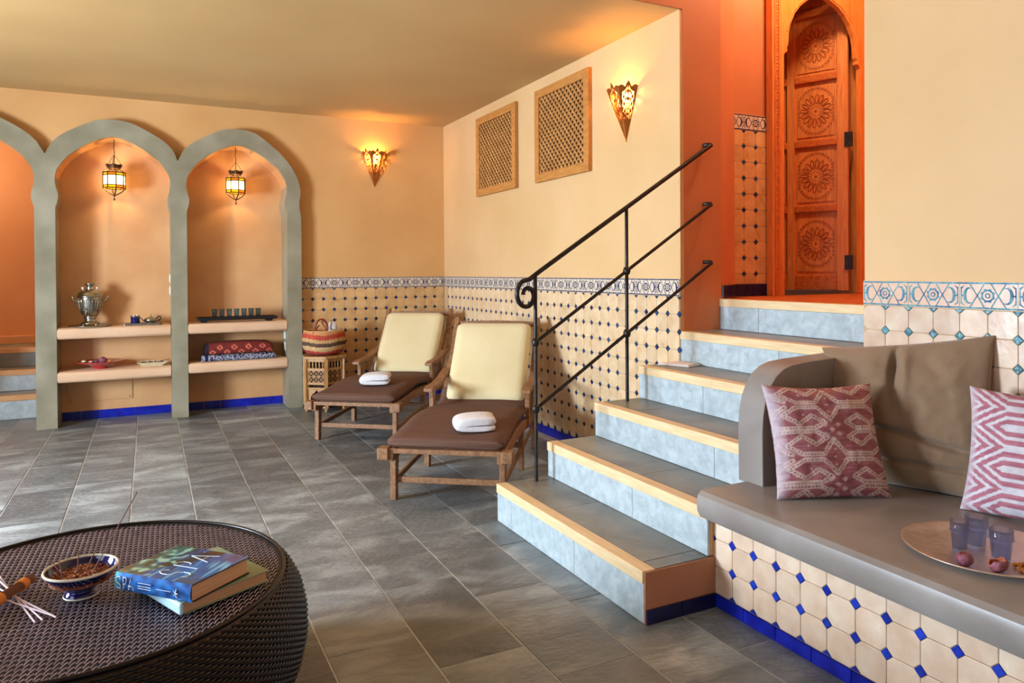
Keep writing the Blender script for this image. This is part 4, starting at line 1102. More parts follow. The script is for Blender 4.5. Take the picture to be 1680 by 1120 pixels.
for p,q,lb in (((-2.91,-4.813),(-3.05,-4.41),'loose pale incense stick, leftmost at its near end, on the rattan table'),((-2.895,-4.81),(-3.04,-4.47),'loose pale incense stick, second from left at its near end'),((-2.868,-4.81),(-3.07,-4.48),'loose pale incense stick crossing on top of the others, far-reaching'),((-2.873,-4.802),(-3.09,-4.53),'loose pale incense stick lying lowest at the left edge')):
    m=MB(); dz={-4.41:0,-4.47:.003,-4.48:.006,-4.53:.009}[q[1]]; m.tube([(p[0],p[1],.4025+dz*.3),(q[0],q[1],.4025+dz)],.0020,n=5); o=m.build('incense_stick',M['incw']); tag(o,lb,'incense','loose incense sticks on the rattan table')
t=thing('incense_bundle','bundle of brown incense sticks with an orange band on the rattan table','incense',(-3.0,-4.63,.4005))
m=MB(); d=Vector((-2.950+3.06,-4.555+4.77,0)).normalized(); s_=Vector((d.y,-d.x,0)); rnd=random.Random(5)
for k in range(30):
    a=rnd.uniform(0,6.28); r=.012*math.sqrt(rnd.random()); e=rnd.uniform(0,.01); o_=s_*r*cos(a)+Vector((0,0,.014+r*sin(a)))
    m.tube([Vector((-2.950,-4.555,.4))+o_+d*e,Vector((-3.05,-4.75,.4))+o_-d*e],.0018,n=5)
o=m.build('sticks',M['incb'],t); o['kind']='stuff'
m=MB(); b=Vector((-2.960,-4.575,.4145)); m.tube([b,b-d*.02],.0152,n=16); m.tube([b-d*.09,b-d*.13],.0155,n=16); m.build('paper_band',M['inco'],t)
# ================================================================ CUSHIONS
def cushion(name,label,org,wv,upv,w,h,T,matl,paintf=None,n=90,hr=None,flop=0,wr=.006,pinch=.018,crease=None,seed=0,cat='cushion'):
    org=Vector(org); wv=Vector(wv).normalized(); upv=Vector(upv).normalized(); nv=wv.cross(upv).normalized()
    if nv.dot(CAM-org)<0: nv=-nv
    base=org+wv*w/2
    t=thing(name,label,cat,tuple(base))
    m=MB(); vs=[];cs=[];fs=[]
    for side in (1,-1):
        for i in range(n+1):
            for j in range(n+1):
                a=i/n;b=j/n; x=2*a-1;y=2*b-1
                th=T*((1-abs(x)**3.2)**.55)*((1-abs(y)**3.2)**.55)
                pn=pinch*((1-x*x)*abs(y)**2*(-1 if y>0 else .35)); pm=pinch*((1-y*y)*abs(x)**2*(1 if x<0 else -1))
                wob=noise.noise(Vector((a*5+seed,b*5,side*3)))*wr+noise.noise(Vector((a*13+seed,b*12,side*5)))*wr*.4
                edge=min(1,6*min(a,1-a,b,1-b))
                d=th*.5*side+wob*edge*(1 if side>0 else .3)
                if crease and side>0: d+=crease(a,b)*edge
                if nv.z>.01: d=max(d,-(b*h*upv.z)/nv.z)
                p=org+wv*(a*w+pm-flop*(1-a)**3*max(0,(b-.78)/.22)**1.5)+upv*(b*(h+(hr-h)*a if hr else h)+pn)+nv*(d+T*.02)
                p.z=max(p.z,org.z+.0)
                vs.append(p)
                if paintf: cs.append(paintf(a,b)+(1,) if side>0 else paintf(1-a,b)+(1,))
    K=n+1
    for s in (0,1):
        o=s*K*K
        for i in range(n):
            for j in range(n):
                q=(o+i*K+j,o+(i+1)*K+j,o+(i+1)*K+j+1,o+i*K+j+1); fs.append(q if s==0 else q[::-1])
    m.add(vs,fs)
    o=m.build('cover',matl,t,smooth=True,cols=cs if paintf else None)
    return t
def seg(px,py,a,b):
    ax,ay=a;bx,by=b;dx,dy=bx-ax,by-ay; l=dx*dx+dy*dy; tt=max(0,min(1,((px-ax)*dx+(py-ay)*dy)/l)) if l else 0
    return math.hypot(px-ax-tt*dx,py-ay-tt*dy),tt*math.sqrt(l)
IK=[[(.5,.62),(.40,.10),(.22,.10),(.08,.42),(.22,.78),(.34,.45),(.45,.72),(.36,.93),(-.02,.93)],[(.5,.62),(.60,.10),(.86,.10),(1.02,.45)],[(1.02,.50),(.88,.78),(.76,.45),(.64,.72),(.74,.93),(1.02,.93)],[(-.02,.55),(.06,.24),(.12,.10)]]
def ikat1(a,b):
    base=mixc(lc((146,80,88)),lc((170,104,108)),.5+N3(a*8,b*60,1)); cream=lc((206,176,166))
    a2=a+.012*N3(a*30,b*40,4)
    v=(b*4.3+.55)%2; v=v if v<1 else 2-v; H=.232
    best=9;pos=0
    for pl in IK:
        for p,q in zip(pl,pl[1:]):
            d,tt=seg(a2,v*H,(p[0],p[1]*H),(q[0],q[1]*H))
            if d<best: best=d;pos=tt
    c=base
    if best<.0195: c=cream
    if best<.0055 and (pos*34)%1>.45: c=mixc(base,lc((90,40,60)),.4)
    for ox,oy in ((.5,1),(.56,.82),(.44,.82),(.5,0),(.5,.28),(.27,.42),(.70,.2)):
        r=.030 if oy==1 or abs(oy-.82)<.01 else .016
        if abs(a2-ox)+abs((v-oy)*H)*1.4<r: c=mixc(base,cream,.85)
    if a<.09: c=mixc(lc((200,184,190)),c,a*9+.35*N3(b*40,a*9,2))
    return c
def ikat2(a,b):
    pink=lc((190,120,132)); wh=lc((218,212,216)); a2=a+.012*N3(a*30,b*40,4)
    v=(b*3.1+.35)%1-.5; x=abs(((a2*1.25+.0)%1)-.5)
    x=abs(a2*1.2-.62); x=abs(x)
    d=abs(v)*1.0+max(0,x-.26)*1.6
    k=(d*4.8)%1
    c=wh if k<.42 else mixc(pink,lc((170,100,116)),.5+N3(a*8,b*50,1))
    if a<.08: c=mixc(lc((206,190,196)),c,a*10+.4*N3(b*40,a*9,2))
    return c
def crease(a,b):
    v=0
    v-=.060*math.exp(-((a-.47-.03*sin(b*6))/.022)**2)*max(0,(b-.45)/.55)   # deep vertical fold from the top
    v+=.030*math.exp(-((a-.52)/.035)**2)*max(0,(b-.4)/.6)
    v-=.024*math.exp(-((b-.34-.06*sin(a*5))/.02)**2)
    v-=.018*math.exp(-((b-.20+.05*a)/.018)**2)
    v+=.008*sin(a*26+b*7)*math.exp(-((b-.8)/.25)**2)*.6
    return v
SZ=.4215
cushion('back_pillow','large plain taupe cushion leaning on the tiled wall at the bench arm',(-.292,-4.842,SZ),(.37,-.93,0),(.139*.93,.139*.37,.99),.555,.492,.13,M['brown'],hr=.572,flop=.03,pinch=.010,n=110,wr=.012,crease=crease,seed=2)
lean=R(20)
def upvec(wv):
    nn=Vector((-wv[1],wv[0],0)); 
    if nn.dot(Vector((sin(YAW),cos(YAW),0)))<0: nn=-nn
    return Vector((0,0,cos(lean)))+nn.normalized()*sin(lean)
w1=Vector((.371,-.164,0)).normalized()
cushion('ikat_cushion','mauve patterned cushion with hook motifs against the bench arm',(-.715,-5.0,SZ),w1,upvec(w1),.410,.405,.13,M['paint'],ikat1,n=150,seed=5,wr=.007)
w2=Vector((cos(R(-75)),sin(R(-75)),0)); lean=R(14)
cushion('ikat_cushion','pale pink and white patterned cushion cut by the right picture edge',(-.247,-5.35,SZ),w2,upvec(w2),.42,.412,.13,M['paint'],ikat2,n=150,seed=9,wr=.007)
# ================================================================ TRAY ON THE BENCH
tc=(-.553,-5.612)
m=MB(); m.lathe([(0,.0008),(.15,.0008),(.17,.004),(.195,.012),(.209,.0155),(.213,.0150),(.2115,.012),(.196,.008),(.172,.0),(.15,-.002),(0,-.002)],(tc[0],tc[1],.4225),72)
t=m.build('serving_tray',M['tray'],smooth=True); tag(t,'large round hammered copper tray on the bench','tray')
def tea_glass(x,y,z,h,r,matl,label,group,ridge=True,tilt=0):
    o_=[(0,0),(r*.70,0),(r*.74,.003),(r*.80,h*.3),(r*.88,h*.6)]
    if ridge: o_+=[(r*.92,h*.66),(r*1.06,h*.70),(r*.95,h*.74),(r*1.02,h*.80),(r*.96,h*.83)]
    o_+=[(r,h*.99),(r*.99,h),(r*.94,h*.995),(r*.87,h*.8),(r*.80,h*.6),(r*.70,h*.2),(r*.62,h*.12),(0,h*.10)]
    m=MB(); T=Matrix.Translation((x,y,z))@Matrix.Rotation(tilt,4,'Y')@Matrix.Translation((-x,-y,-z))
    m.lathe(o_,(x,y,z),28,T); o=m.build('tea_glass',matl,smooth=True); tag(o,label,'glass',group); return o
g='blue tea glasses on the copper tray'
tea_glass(-.622,-5.580,.4237,.088,.0245,M['glassb'],'blue ridged tea glass, leftmost of three on the copper tray',g)
tea_glass(-.553,-5.585,.4237,.092,.0305,M['glassb'],'blue ridged tea glass, hindmost of three on the copper tray',g)
tea_glass(-.588,-5.672,.4237,.088,.0300,M['glassb'],'blue ridged tea glass, rightmost of three on the copper tray',g)
def rind(x,y,r,open_dir,label,cut):
    t=thing('dried_fruit_shell',label,'fruit',(x,y,.4275),0,'dried fruit shells on the copper tray')
    m=MB(); n=28;k=16; vs=[];fs=[]; od=Vector(open_dir).normalized()
    q=Vector((0,0,1)).rotation_difference(od).to_matrix()
    rings=[]
    for j in range(k+1):
        th=cut+(PI-cut)*j/k
        for i in range(n):
            a=2*PI*i/n; cc=cut*(1+.18*sin(3*a)+.08*sin(7*a)); th_=cc+(PI-cc)*j/k
            rr=r*(1+.05*noise.noise(Vector((cos(a)*2,sin(a)*2,th_*2))))
            v=q@Vector((rr*sin(th_)*cos(a),rr*sin(th_)*sin(a),rr*cos(th_)*.88)); vs.append(v+Vector((x,y,.4245+r*.90)))
    for j in range(k):
        for i in range(n): fs.append((j*n+i,j*n+(i+1)%n,(j+1)*n+(i+1)%n,(j+1)*n+i))
    m.add(vs,fs); o=m.build('rind',[M['shell'],M['shellin']],t,smooth=True); s=o.modifiers.new('s','SOLIDIFY'); s.thickness=.0035; s.offset=-1; s.material_offset=1; s.material_offset_rim=1
rind(-.712,-5.648,.0215,(.15,.1,1),'closed round purple fruit shell with a small hole on the copper tray',.55)
rind(-.672,-5.712,.0235,(-.25,.35,.9),'wide open purple fruit shell beside the closed one',1.05)
rnd=random.Random(8); rm=None
for k in range(34):
    a=rnd.uniform(0,6.28); r=.030*math.sqrt(rnd.random()); lay=0 if k<20 else (1 if k<30 else 2); r*= (1,.6,.3)[lay]
    x=-.602+r*cos(a)*.9; y=-5.752+r*sin(a)*1.3; z=.4245+.006+lay*.0095
    if rm is None:
        m=MB(); m.lathe([(0,-.006),(.004,-.005),(.0065,-.001),(.006,.003),(.003,.006),(0,.0065)],(0,0,0),8); rm=meshof(m,'raisin',M['raisin'],True)
    o=inst(rm,'raisin',(x,y,z),(rnd.uniform(0,3),rnd.uniform(0,3),rnd.uniform(0,3))); tag(o,'small golden raisin in the heap at the tray edge beside the fruit shells','raisin','golden raisins heaped on the copper tray')
# ================================================================ SIDE TABLE + BASKET
def side_table():
    c=Vector((-1.262,-.262,0)); Rr=.200; H=.485; a0=-PI/2-.13
    t=thing('hexagonal_side_table','hexagonal carved wooden side table with latticed sides under the basket','side table',tuple(c))
    K=[c+Vector((Rr*cos(a0+k*PI/3),Rr*sin(a0+k*PI/3),0)) for k in range(6)]
    m=MB(); m.prism([tuple(k*1.0+(k-c)*.06+Vector((0,0,H-.022))) for k in K],(0,0,.022)); m.build('table_top',M['tablew'],t,bevel=.003)
    for p in K:
        m=MB(); q=p+(c-p).normalized()*.016; m.bar(q+Vector((0,0,.03)),q+Vector((0,0,H-.022)),.03,.03,up=(c-p)); m.lathe([(0,0),(.013,.003),(.015,.015),(.011,.03),(0,.03)],tuple(q),8); m.build('leg',M['tablew'],t)
    for k in range(6):
        A,B=K[k],K[(k+1)%6]; A=A+(c-A)*.075; B=B+(c-B)*.075; u=(B-A); L_=u.length; u.normalize(); nn=Vector((u.y,-u.x,0)); 
        if nn.dot(A-c)<0: nn=-nn
        f=empty('side_panel',tuple((A+B)/2-c),0,t)
        def hb(m,z,h,d=.014,s0=.014,s1=None): 
            s1=s1 or L_-.014; m.bar(A+u*s0+Vector((0,0,z)),A+u*s1+Vector((0,0,z)),d,h)
        m=MB(); hb(m,.452,.028); hb(m,.372,.022); hb(m,.245,.018); hb(m,.205,.016); m.build('rail',M['tablew'],f,bevel=.003)
        m=MB(); nsp=5
        for i in range(nsp):
            p=A+u*(.03+(L_-.06)*i/(nsp-1))
            m.lathe([(.004,.383),(.008,.39),(.005,.40),(.009,.412),(.005,.424),(.008,.434),(.004,.440)],(p.x,p.y,0),8)
        m.build('spindles',M['tablew'],f,smooth=True)
        # pierced star lattice
        m=MB(); s0,s1,z0,z1=.022,L_-.022,.256,.360; nx=3
        for i in range(nx+1):
            s=s0+(s1-s0)*i/nx; m.bar(A+u*s+Vector((0,0,z0)),A+u*s+Vector((0,0,z1)),.004,.006,up=nn)
        for i in range(3): z=z0+(z1-z0)*i/2; m.bar(A+u*s0+Vector((0,0,z)),A+u*s1+Vector((0,0,z)),.004,.006)
        for i in range(nx):
            for j in range(2):
                sa=s0+(s1-s0)*i/nx; sb=s0+(s1-s0)*(i+1)/nx; za=z0+(z1-z0)*j/2; zb=z0+(z1-z0)*(j+1)/2
                m.bar(A+u*sa+Vector((0,0,za)),A+u*sb+Vector((0,0,zb)),.0035,.005); m.bar(A+u*sa+Vector((0,0,zb)),A+u*sb+Vector((0,0,za)),.0035,.005)
        m.build('lattice',M['tablew'],f)
        # lower board with pointed arch cut
        m=MB(); pl=[(.012,.03),(.035,.03),(.035,.12),(.05,.15),(L_/2-.02,.165),(L_/2,.19),(L_/2+.02,.165),(L_-.05,.15),(L_-.035,.12),(L_-.035,.03),(L_-.012,.03),(L_-.012,.20),(.012,.20)]
        m.prism([tuple(A+u*s-nn*.004+Vector((0,0,z))) for s,z in pl],tuple(nn*-.008)); m.build('arched_board',M['tablew'],f)
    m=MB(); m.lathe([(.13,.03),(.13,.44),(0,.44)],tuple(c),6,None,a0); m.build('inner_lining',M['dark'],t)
side_table()
def basket():
    c=(-1.262,-.262,.4865); t=thing('woven_basket','round striped woven basket with a looped leather handle on the side table','basket',c)
    n=96; prof=[(.0,.002),(.115,.004),(.152,.02),(.174,.055),(.185,.095),(.188,.13),(.184,.17),(.176,.205),(.170,.215),(.162,.205),(.172,.13),(.150,.05),(.12,.015),(0,.012)]
    m=MB();vs=[];cs=[];fs=[]
    bands=[(0,(170,60,50)),(.03,(186,62,54)),(.045,(206,166,110)),(.075,(214,176,124)),(.085,(96,66,50)),(.11,(90,62,48)),(.12,(204,160,104)),(.145,(210,162,104)),(.150,(186,70,48)),(.178,(190,76,52)),(.192,(206,140,84)),(.22,(206,160,100))]
    def bc(z,a):
        z2=z+.009*sin(a*3+.7)
        col=bands[0][1]
        for zz,cc in bands:
            if z2>=zz: col=cc
        return tuple(x*(.82+.25*(1 if int(a/(2*PI)*n)%2 else 0)) for x in lc(col))
    # refine profile
    pr=[]
    for (r0,z0),(r1,z1) in zip(prof,prof[1:]):
        k=max(2,int(math.hypot(r1-r0,z1-z0)/.006))
        for i in range(k): pr.append((r0+(r1-r0)*i/k,z0+(z1-z0)*i/k))
    pr.append(prof[-1])
    for i,(r,z) in enumerate(pr):
        for k in range(n):
            a=2*PI*k/n; rr=r+(.0016 if (k+i)%2 else -.0016) if r>.05 else r
            vs.append((c[0]+rr*cos(a)*1.02,c[1]+rr*sin(a)*.96,c[2]+z)); cs.append(bc(z,a)+(1,))
    for i in range(len(pr)-1):
        for k in range(n): fs.append((i*n+k,i*n+(k+1)%n,(i+1)*n+(k+1)%n,(i+1)*n+k))
    m.add(vs,fs); m.build('basket_body',M['paint'],t,smooth=True,cols=cs)
    m=MB(); m.tube([(c[0]+.171*cos(2*PI*k/48),c[1]+.163*sin(2*PI*k/48),c[2]+.215) for k in range(48)],.007,n=8,closed=True); m.build('rim',M['wicker'],t,smooth=True)
    m=MB()
    pts=[]
    for k in range(13):
        a=PI*k/12; pts.append((c[0]-.035+.055*cos(PI-a)*1.0,c[1]-.06,c[2]+.235+.085*sin(a)))
    m.tube([(c[0]-.12,c[1]-.125,c[2]+.205)]+pts+[(c[0]-.02,c[1]-.165,c[2]+.20)],.009,n=8)
    m.tube([(c[0]-.12,c[1]-.125,c[2]+.205),(c[0]-.06,c[1]-.09,c[2]+.27)],.006,n=6); m.tube([(c[0]-.02,c[1]-.165,c[2]+.17),(c[0]-.02,c[1]-.155,c[2]+.25),(c[0]-.04,c[1]-.09,c[2]+.30)],.007,n=6)
    m.build('handle',M['leather'],t,smooth=True)
    g='white towels rolled in the basket'
    for p,q,r,lb in (((c[0]+.04,c[1]-.03,c[2]+.06),(c[0]+.085,c[1]+.0,c[2]+.285),.038,'white rolled towel standing tallest in the striped basket'),((c[0]+.115,c[1]-.045,c[2]+.11),(c[0]+.120,c[1]+.03,c[2]+.225),.036,'white rolled towel lying low at the right of the striped basket')):
        m=MB(); P0=Vector(p);P1=Vector(q); k=12
        m.tube([P0.lerp(P1,i/k)+Vector((noise.noise(Vector((i*.4,r*50,1)))*.008,0,0)) for i in range(k+1)],[r*(1+.10*noise.noise(Vector((i*.5,3,r*70)))) for i in range(k+1)],n=18)
        o=m.build('rolled_towel',M['towel'],smooth=False,auto=50,bevel=.008); tag(o,lb,'towel',g)
basket()
# ================================================================ NICHE CONTENTS
def samovar():
    x,y,z=-3.098,.03,.7905
    m=MB(); m.lathe([(0,.003),(.135,.003),(.158,.008),(.160,.012),(.155,.008),(.13,-.0),(0,0)],(x,y,z),48); o=m.build('round_tray',M['silver'],smooth=True); tag(o,'round silver tray under the samovar','tray')
    z+=.0045; t=thing('samovar','engraved silver samovar on the upper shelf of the left niche','samovar',(x,y,z))
    for s in (-1,1):
        for r in (-1,1):
            m=MB(); m.lathe([(0,0),(.012,.003),(.010,.014),(.006,.02),(0,.02)],(x+s*.045,y+r*.045,z),10); m.build('foot',M['silver'],t,smooth=True)
    m=MB(); m.lathe([(0,.018),(.070,.018),(.070,.026),(.062,.030),(.046,.038),(.040,.056),(.048,.070),(.045,.078)],(x,y,z),32); m.build('pedestal',M['silver'],t,smooth=True)
    n=32; m=MB(); m.lathe([(.045,.078),(.058,.09),(.068,.11),(.077,.15),(.084,.195),(.088,.225),(.088,.235)],(x,y,z),n)
    m2=m
    for k in range(24):
        a=2*PI*k/24; m.tube([(x+r*cos(a),y+r*sin(a),z+zz) for r,zz in ((.067,.108),(.0775,.15),(.085,.195),(.089,.222))],.0022,n=4)
    m.build('body',M['silver'],t,smooth=True)
    m=MB(); m.lathe([(.088,.235),(.097,.240),(.097,.248),(.090,.252),(.088,.264),(.080,.278),(.060,.292),(.038,.298),(.032,.302)],(x,y,z),n); m.build('lid',M['silver'],t,smooth=True)
    m=MB(); m.lathe([(.028,.296),(.026,.32),(.030,.336),(.036,.346),(.034,.352),(0,.350)],(x,y,z),24); m.build('chimney',M['silver'],t,smooth=True)
    for s in (-1,1):
        m=MB(); m.tube([(x+s*.082,y,z+.215),(x+s*.10,y,z+.20),(x+s*.118,y,z+.212),(x+s*.122,y,z+.235),(x+s*.135,y,z+.25)],[.006,.007,.007,.008,.006],n=8); m.build('handle',M['silver'],t,smooth=True)
        m=MB(); m.lathe([(0,-.008),(.008,-.005),(.010,0),(.008,.006),(0,.009)],(x+s*.052,y,z+.312),10); m.tube([(x+s*.05,y,z+.29),(x+s*.052,y,z+.308)],.003,n=6); m.build('lid_knob',M['white'],t,smooth=True)
    m=MB(); m.tube([(x-.02,y-.045,z+.105),(x-.03,y-.09,z+.10),(x-.03,y-.10,z+.085)],.007,n=8); m.tube([(x-.028,y-.082,z+.10),(x-.028,y-.082,z+.13)],.004,n=6); m.box((x-.028,y-.082,z+.135),(.03,.006,.012)); m.build('tap',M['silver'],t,smooth=False)
samovar()
def small_tray():
    x,y,z=-2.71,.02,.7905
    m=MB(); m.bx(x-.135,x+.135,y-.07,y+.07,z,z+.006); 
    for a in ((x-.14,x+.14,y-.075,y-.066),(x-.14,x+.14,y+.066,y+.075),(x-.14,x-.131,y-.075,y+.075),(x+.131,x+.14,y-.075,y+.075)): m.bx(*a,z,z+.018)
    o=m.build('rectangular_tray',M['silver'],bevel=.002); tag(o,'small rectangular metal tray with cup and teapot in the left niche','tray')
    t=thing('cup','navy blue cup with a silver rim on the small tray','cup',(x-.06,y,z+.0065))
    m=MB(); m.lathe([(0,0),(.033,0),(.035,.008),(.035,.068),(.031,.068),(.030,.006),(0,.006)],(x-.06,y,z+.0065),28); m.build('cup_body',M['navy'],t,smooth=False,auto=40)
    m=MB(); m.lathe([(.035,.060),(.0365,.062),(.0365,.074),(.031,.074),(.031,.062)],(x-.06,y,z+.0065),28); m.build('rim',M['silver'],t,auto=40)
    X=x+.055; t=thing('teapot','small squat silver teapot on the small tray in the left niche','teapot',(X,y,z+.0065)); Z=z+.0065
    m=MB(); m.lathe([(0,0),(.028,0),(.030,.004),(.026,.008),(.044,.018),(.052,.032),(.046,.046),(.030,.054),(.014,.057)],(X,y,Z),28); m.build('body',M['silver'],t,smooth=True)
    m=MB(); m.lathe([(.026,.055),(.012,.062),(.004,.064),(.005,.072),(.006,.078),(0,.084)],(X,y,Z),16); m.build('lid',M['silver'],t,smooth=True)
    m=MB(); m.tube([(X-.044,y,Z+.024),(X-.060,y,Z+.034),(X-.070,y,Z+.05),(X-.078,y,Z+.056)],[.008,.006,.005,.004],n=8); m.build('spout',M['silver'],t,smooth=True)
    m=MB(); m.tube([(X+.045,y,Z+.046),(X+.060,y,Z+.064),(X+.074,y,Z+.062),(X+.076,y,Z+.045),(X+.068,y,Z+.030),(X+.050,y,Z+.024)],.005,n=8); m.build('handle',M['black'],t,smooth=True)
small_tray()
def red_bowl():
    x,y,z=-3.03,.02,.4435; c=(x,y,z)
    m=MB(); m.lathe([(0,.002),(.045,0),(.048,.004),(.046,.012),(.09,.034),(.13,.048),(.175,.060),(.178,.064),(.172,.064),(.12,.055),(.07,.040),(0,.034)],c,56)
    o=m.build('red_bowl',M['red'],smooth=True); tag(o,'wide flared red bowl on the lower shelf of the left niche','bowl')
    rnd=random.Random(4)
    def blob(px,py,r,zz,mm,lb,nm,cat,sq=.8):
        m=MB(); m.lathe([(0,-r*sq),(r*.7,-r*.6*sq),(r,0),(r*.75,r*.6*sq),(r*.2,r*sq),(0,r*.9*sq)],(x+px,y+py,z+zz),14); o=m.build(nm,mm,smooth=True); tag(o,lb,cat,'dried fruits in the red bowl')
    blob(.02,-.01,.034,.068,M['shell'],'largest round purple dried fruit in the red bowl','dried_fruit','fruit')
    blob(-.03,.0,.022,.058,M['shell'],'dried fruit left of the largest in the red bowl','dried_fruit','fruit')
    blob(-.115,-.02,.020,.066,M['linen'],'pale stone at the left rim of the red bowl','pebble','stone',.5)
    blob(-.065,-.03,.018,.062,M['linen'],'pale stone left of centre in the red bowl','pebble','stone',.4)
    blob(.07,-.02,.015,.060,M['raisin'],'small amber piece at the right in the red bowl','pebble','stone',.6)
red_bowl()
def small_dish():
    x,y,z=-2.645,.02,.4435; m=MB()
    m.prism([(x-.07,y-.05,z),(x+.07,y-.05,z),(x+.07,y+.05,z),(x-.07,y+.05,z)],(0,0,.004))
    for k in range(4):
        q=[(-1,-1),(1,-1),(1,1),(-1,1)]; a=q[k];b=q[(k+1)%4]
        m.add([(x+a[0]*.07,y+a[1]*.05,z),(x+b[0]*.07,y+b[1]*.05,z),(x+b[0]*.115,y+b[1]*.075,z+.032),(x+a[0]*.115,y+a[1]*.075,z+.032)],[(0,1,2,3)])
    o=m.build('shallow_dish',M['linen']); s=o.modifiers.new('s','SOLIDIFY'); s.thickness=.003; tag(o,'small cream dish of dark bits on the lower shelf of the left niche','dish')
    rnd=random.Random(6); m=MB()
    for k in range(40):
        px=rnd.uniform(-.08,.08); py=rnd.uniform(-.05,.05); r=rnd.uniform(.005,.009)
        m.lathe([(0,-r*.7),(r,0),(0,r*.7)],(x+px,y+py,z+.026+rnd.uniform(0,.006)),7)
    o=m.build('dried_berries',M['black']); tag(o,'dark dried berries filling the small cream dish','berries',kind='stuff')
    m=MB(); m.tube([(x+.02,y-.02,z+.028),(x+.13,y-.03,z+.05)],.004,n=6); o=m.build('cinnamon_stick',M['incb']); tag(o,'thin stick poking out of the small cream dish','spice stick')
small_dish()
def glass_tray():
    x,y,z=-1.965,.0,.7935
    t=thing('wooden_tray','long black wooden tray with short feet in the right niche','tray',(x,y,z))
    m=MB(); m.bx(x-.31,x+.31,y-.08,y+.08,z+.018,z+.03); m.build('tray_board',M['black'],t,bevel=.003)
    for a in ((x-.33,x+.33,y-.085,y-.076,z+.022,z+.045),(x-.33,x+.33,y+.076,y+.085,z+.022,z+.045)):
        m=MB(); m.bx(*a); m.build('edge_strip',M['black'],t,bevel=.002)
    for a in ((x-.30,),(x+.24,)):
        for yy in (-.05,.05):
            m=MB(); m.bx(a[0],a[0]+.05,y+yy-.012,y+yy+.012,z,z+.018); m.build('foot',M['black'],t)
    for k in range(7):
        gx=-2.155+k*.0605; o=tea_glass(gx,-.02,z+.0305,.084,.0238,M['glassg'],['first','second','third','middle','fifth','sixth','last'][k]+(' of seven blue tea glasses counted from the left on the black tray'),'tea glasses in a row on the black tray',ridge=False)
glass_tray()
def textiles():
    x,y=-1.955,.03
    def fold(name,label,w,d,h,z,paintf,seed,dome=0):
        t=thing(name,label,'cloth',(x,y,z),0,'folded cloths in the right niche')
        m=MB(); nx,K=110,40; vs=[];cs=[];fs=[]
        for i in range(nx+1):
            f=i/nx; X=(f-.5)*w; e=(max(0,1-abs(2*f-1)**10))**.5
            for k in range(K):
                a=2*PI*k/K; ca,sa=cos(a),sin(a); q=1/((abs(ca)**4+abs(sa)**4)**.25)
                hh=h/2*(1+dome*(1-(2*f-1)**2)*1.0)
                yy=ca*q*d/2*(.85+.15*e); zz=(sa*q*hh)*(.35+.65*e)+ (h/2 if sa*q<0 else h/2)
                zz=max(0,zz+ .003*noise.noise(Vector((X*14,k*.6,seed))) if sa>0 else zz*0+max(0,h/2-h/2*min(1,abs(sa*q))))
                vs.append((x+X,y+yy,z+zz)); cs.append(paintf(f*w,(k/K)*1.0,yy,zz)+(1,))
        for i in range(nx):
            for k in range(K): fs.append((i*K+k,i*K+(k+1)%K,(i+1)*K+(k+1)%K,(i+1)*K+k))
        fs.append(tuple(range(K))); fs.append(tuple(nx*K+k for k in range(K)))
        m.add(vs,fs); m.build('cloth',M['paint'],t,smooth=True,cols=cs)
    def p1(a,k,yy,zz):
        c=lc((24,26,60)); w=lc((190,190,206))
        v=N3(a*70,zz*160,3); u=N3(a*16,zz*20,8)
        if v>.0 and u>-.25: c=mixc(c,w,.9)
        if abs((a*26)%1-.5)<.12 and u<0: c=mixc(c,w,.7)
        return c
    def p2(a,k,yy,zz):
        c=lc((118,36,28)); o=lc((232,120,92))
        cx=(a*9.5)%1-.5; cz=(zz+.02*0)/.075
        for cc,ofs in ((.28,0),(.85,.5)):
            dx=((a*8.5+ofs)%1-.5)*.7; dz=(cz-cc)*.62; d=abs(dx)+abs(dz)*1.0
            if .10<d<.19: c=mixc(c,o,.9)
        if a<.03: c=lc((30,20,40))
        return c
    fold('folded_cloth','navy and white patterned folded cloth under the maroon one in the right niche',.62,.22,.055,.4555,p1,2)
    fold('folded_cloth','maroon folded cloth with orange diamonds on top of the navy cloth',.56,.20,.100,.5105,p2,7,dome=.25)
textiles()
def switches(x,y,z,label,grp,k):
    for i in range(k):
        t=thing('light_switch',label[i],'light switch',(x,y,z-.105*i),0,grp)
        m=MB(); m.bx(x-.006,x,y-.038,y+.038,z-.105*i-.04,z-.105*i+.04); m.build('plate',M['white'],t,bevel=.002)
        m=MB(); m.bx(x-.010,x-.006,y-.022,y+.022,z-.105*i-.026,z-.105*i+.026); m.build('rocker',M['white'],t,bevel=.002)
switches(-1.549,.06,.655,['upper white wall plate on the right inner side of the right niche','lower white wall plate on the right inner side of the right niche'],'white wall plates in the right niche',2)
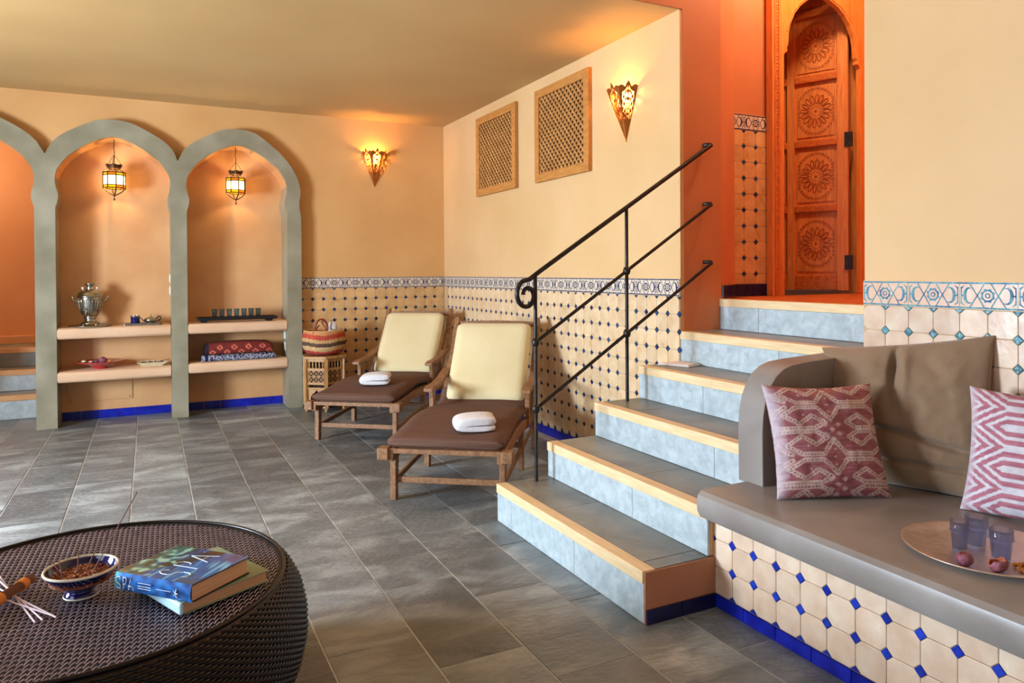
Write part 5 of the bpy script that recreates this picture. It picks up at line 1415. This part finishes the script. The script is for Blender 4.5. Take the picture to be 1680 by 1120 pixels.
switches(-2.499,.06,1.18,['upper white wall plate on the right inner side of the left niche','lower white wall plate on the right inner side of the left niche'],'white wall plates in the left niche',2)
t=thing('access_panel','flat peach painted access panel under the lower shelf of the left niche','panel',(-3.02,YB-.008,.15))
m=MB(); m.bx(-3.28,-2.80,YB-.008,YB,.15,.36); m.build('board',M['peach'],t,bevel=.002)
for xx in (-3.26,-2.82):
    m=MB(); m.lathe([(0,0),(.005,0),(.004,.002),(0,.003)],(0,0,0),8,Matrix.Translation((xx,YB-.009,.17))@Matrix.Rotation(R(90),4,'X')); m.build('screw',M['iron'],t)
# folded paper on the fourth step
t=MB(); t.prism([(-.185,-3.66,R1+3*RI+.001),(-.02,-3.645,R1+3*RI+.001),(-.006,-3.80,R1+3*RI+.001),(-.11,-3.83,R1+3*RI+.001)],(0,0,.006)); t.prism([(-.18,-3.665,R1+3*RI+.007),(-.03,-3.65,R1+3*RI+.0072),(-.01,-3.79,R1+3*RI+.009),(-.112,-3.825,R1+3*RI+.008)],(0,0,.005))
o=t.build('folded_cloth',M['paper'],bevel=.002); tag(o,'thin white folded cloth left on the fourth step','cloth')
# ================================================================ hall lamp; fill lamps added for side room and sitting corner (fixtures out of sight)
def pendant(x,y,z,e,label,col=(1,.60,.28)):
    t=thing('ceiling_lamp',label,'lamp',(x,y,z))
    m=MB(); m.lathe([(0,0),(.10,0),(.11,.02),(.10,.05),(.06,.07),(0,.075)],(x,y,z),24); m.build('glass_shade',M['lamp'],t,smooth=True)
    m=MB(); m.lathe([(0,.074),(.05,.074),(.05,.09),(0,.09)],(x,y,z),16); m.build('mount',M['bronze'],t)
    point('lamp_light',(x,y,z-.09),e,col,.10,t)
pendant(.9,-4.0,HZ-.14,62,'round warm ceiling lamp of the stair hall',(1,.80,.54))
pendant(-4.6,1.05,2.53,42,'unseen warm fill lamp added in the side room',(1,.84,.62))  # no fixture seen here; added because the side room needs light
pendant(-2.6,-6.4,HZ-.09,3,'unseen warm fill lamp added above the sitting corner',(1,.72,.45))  # unseen lamp, added as weak warm fill
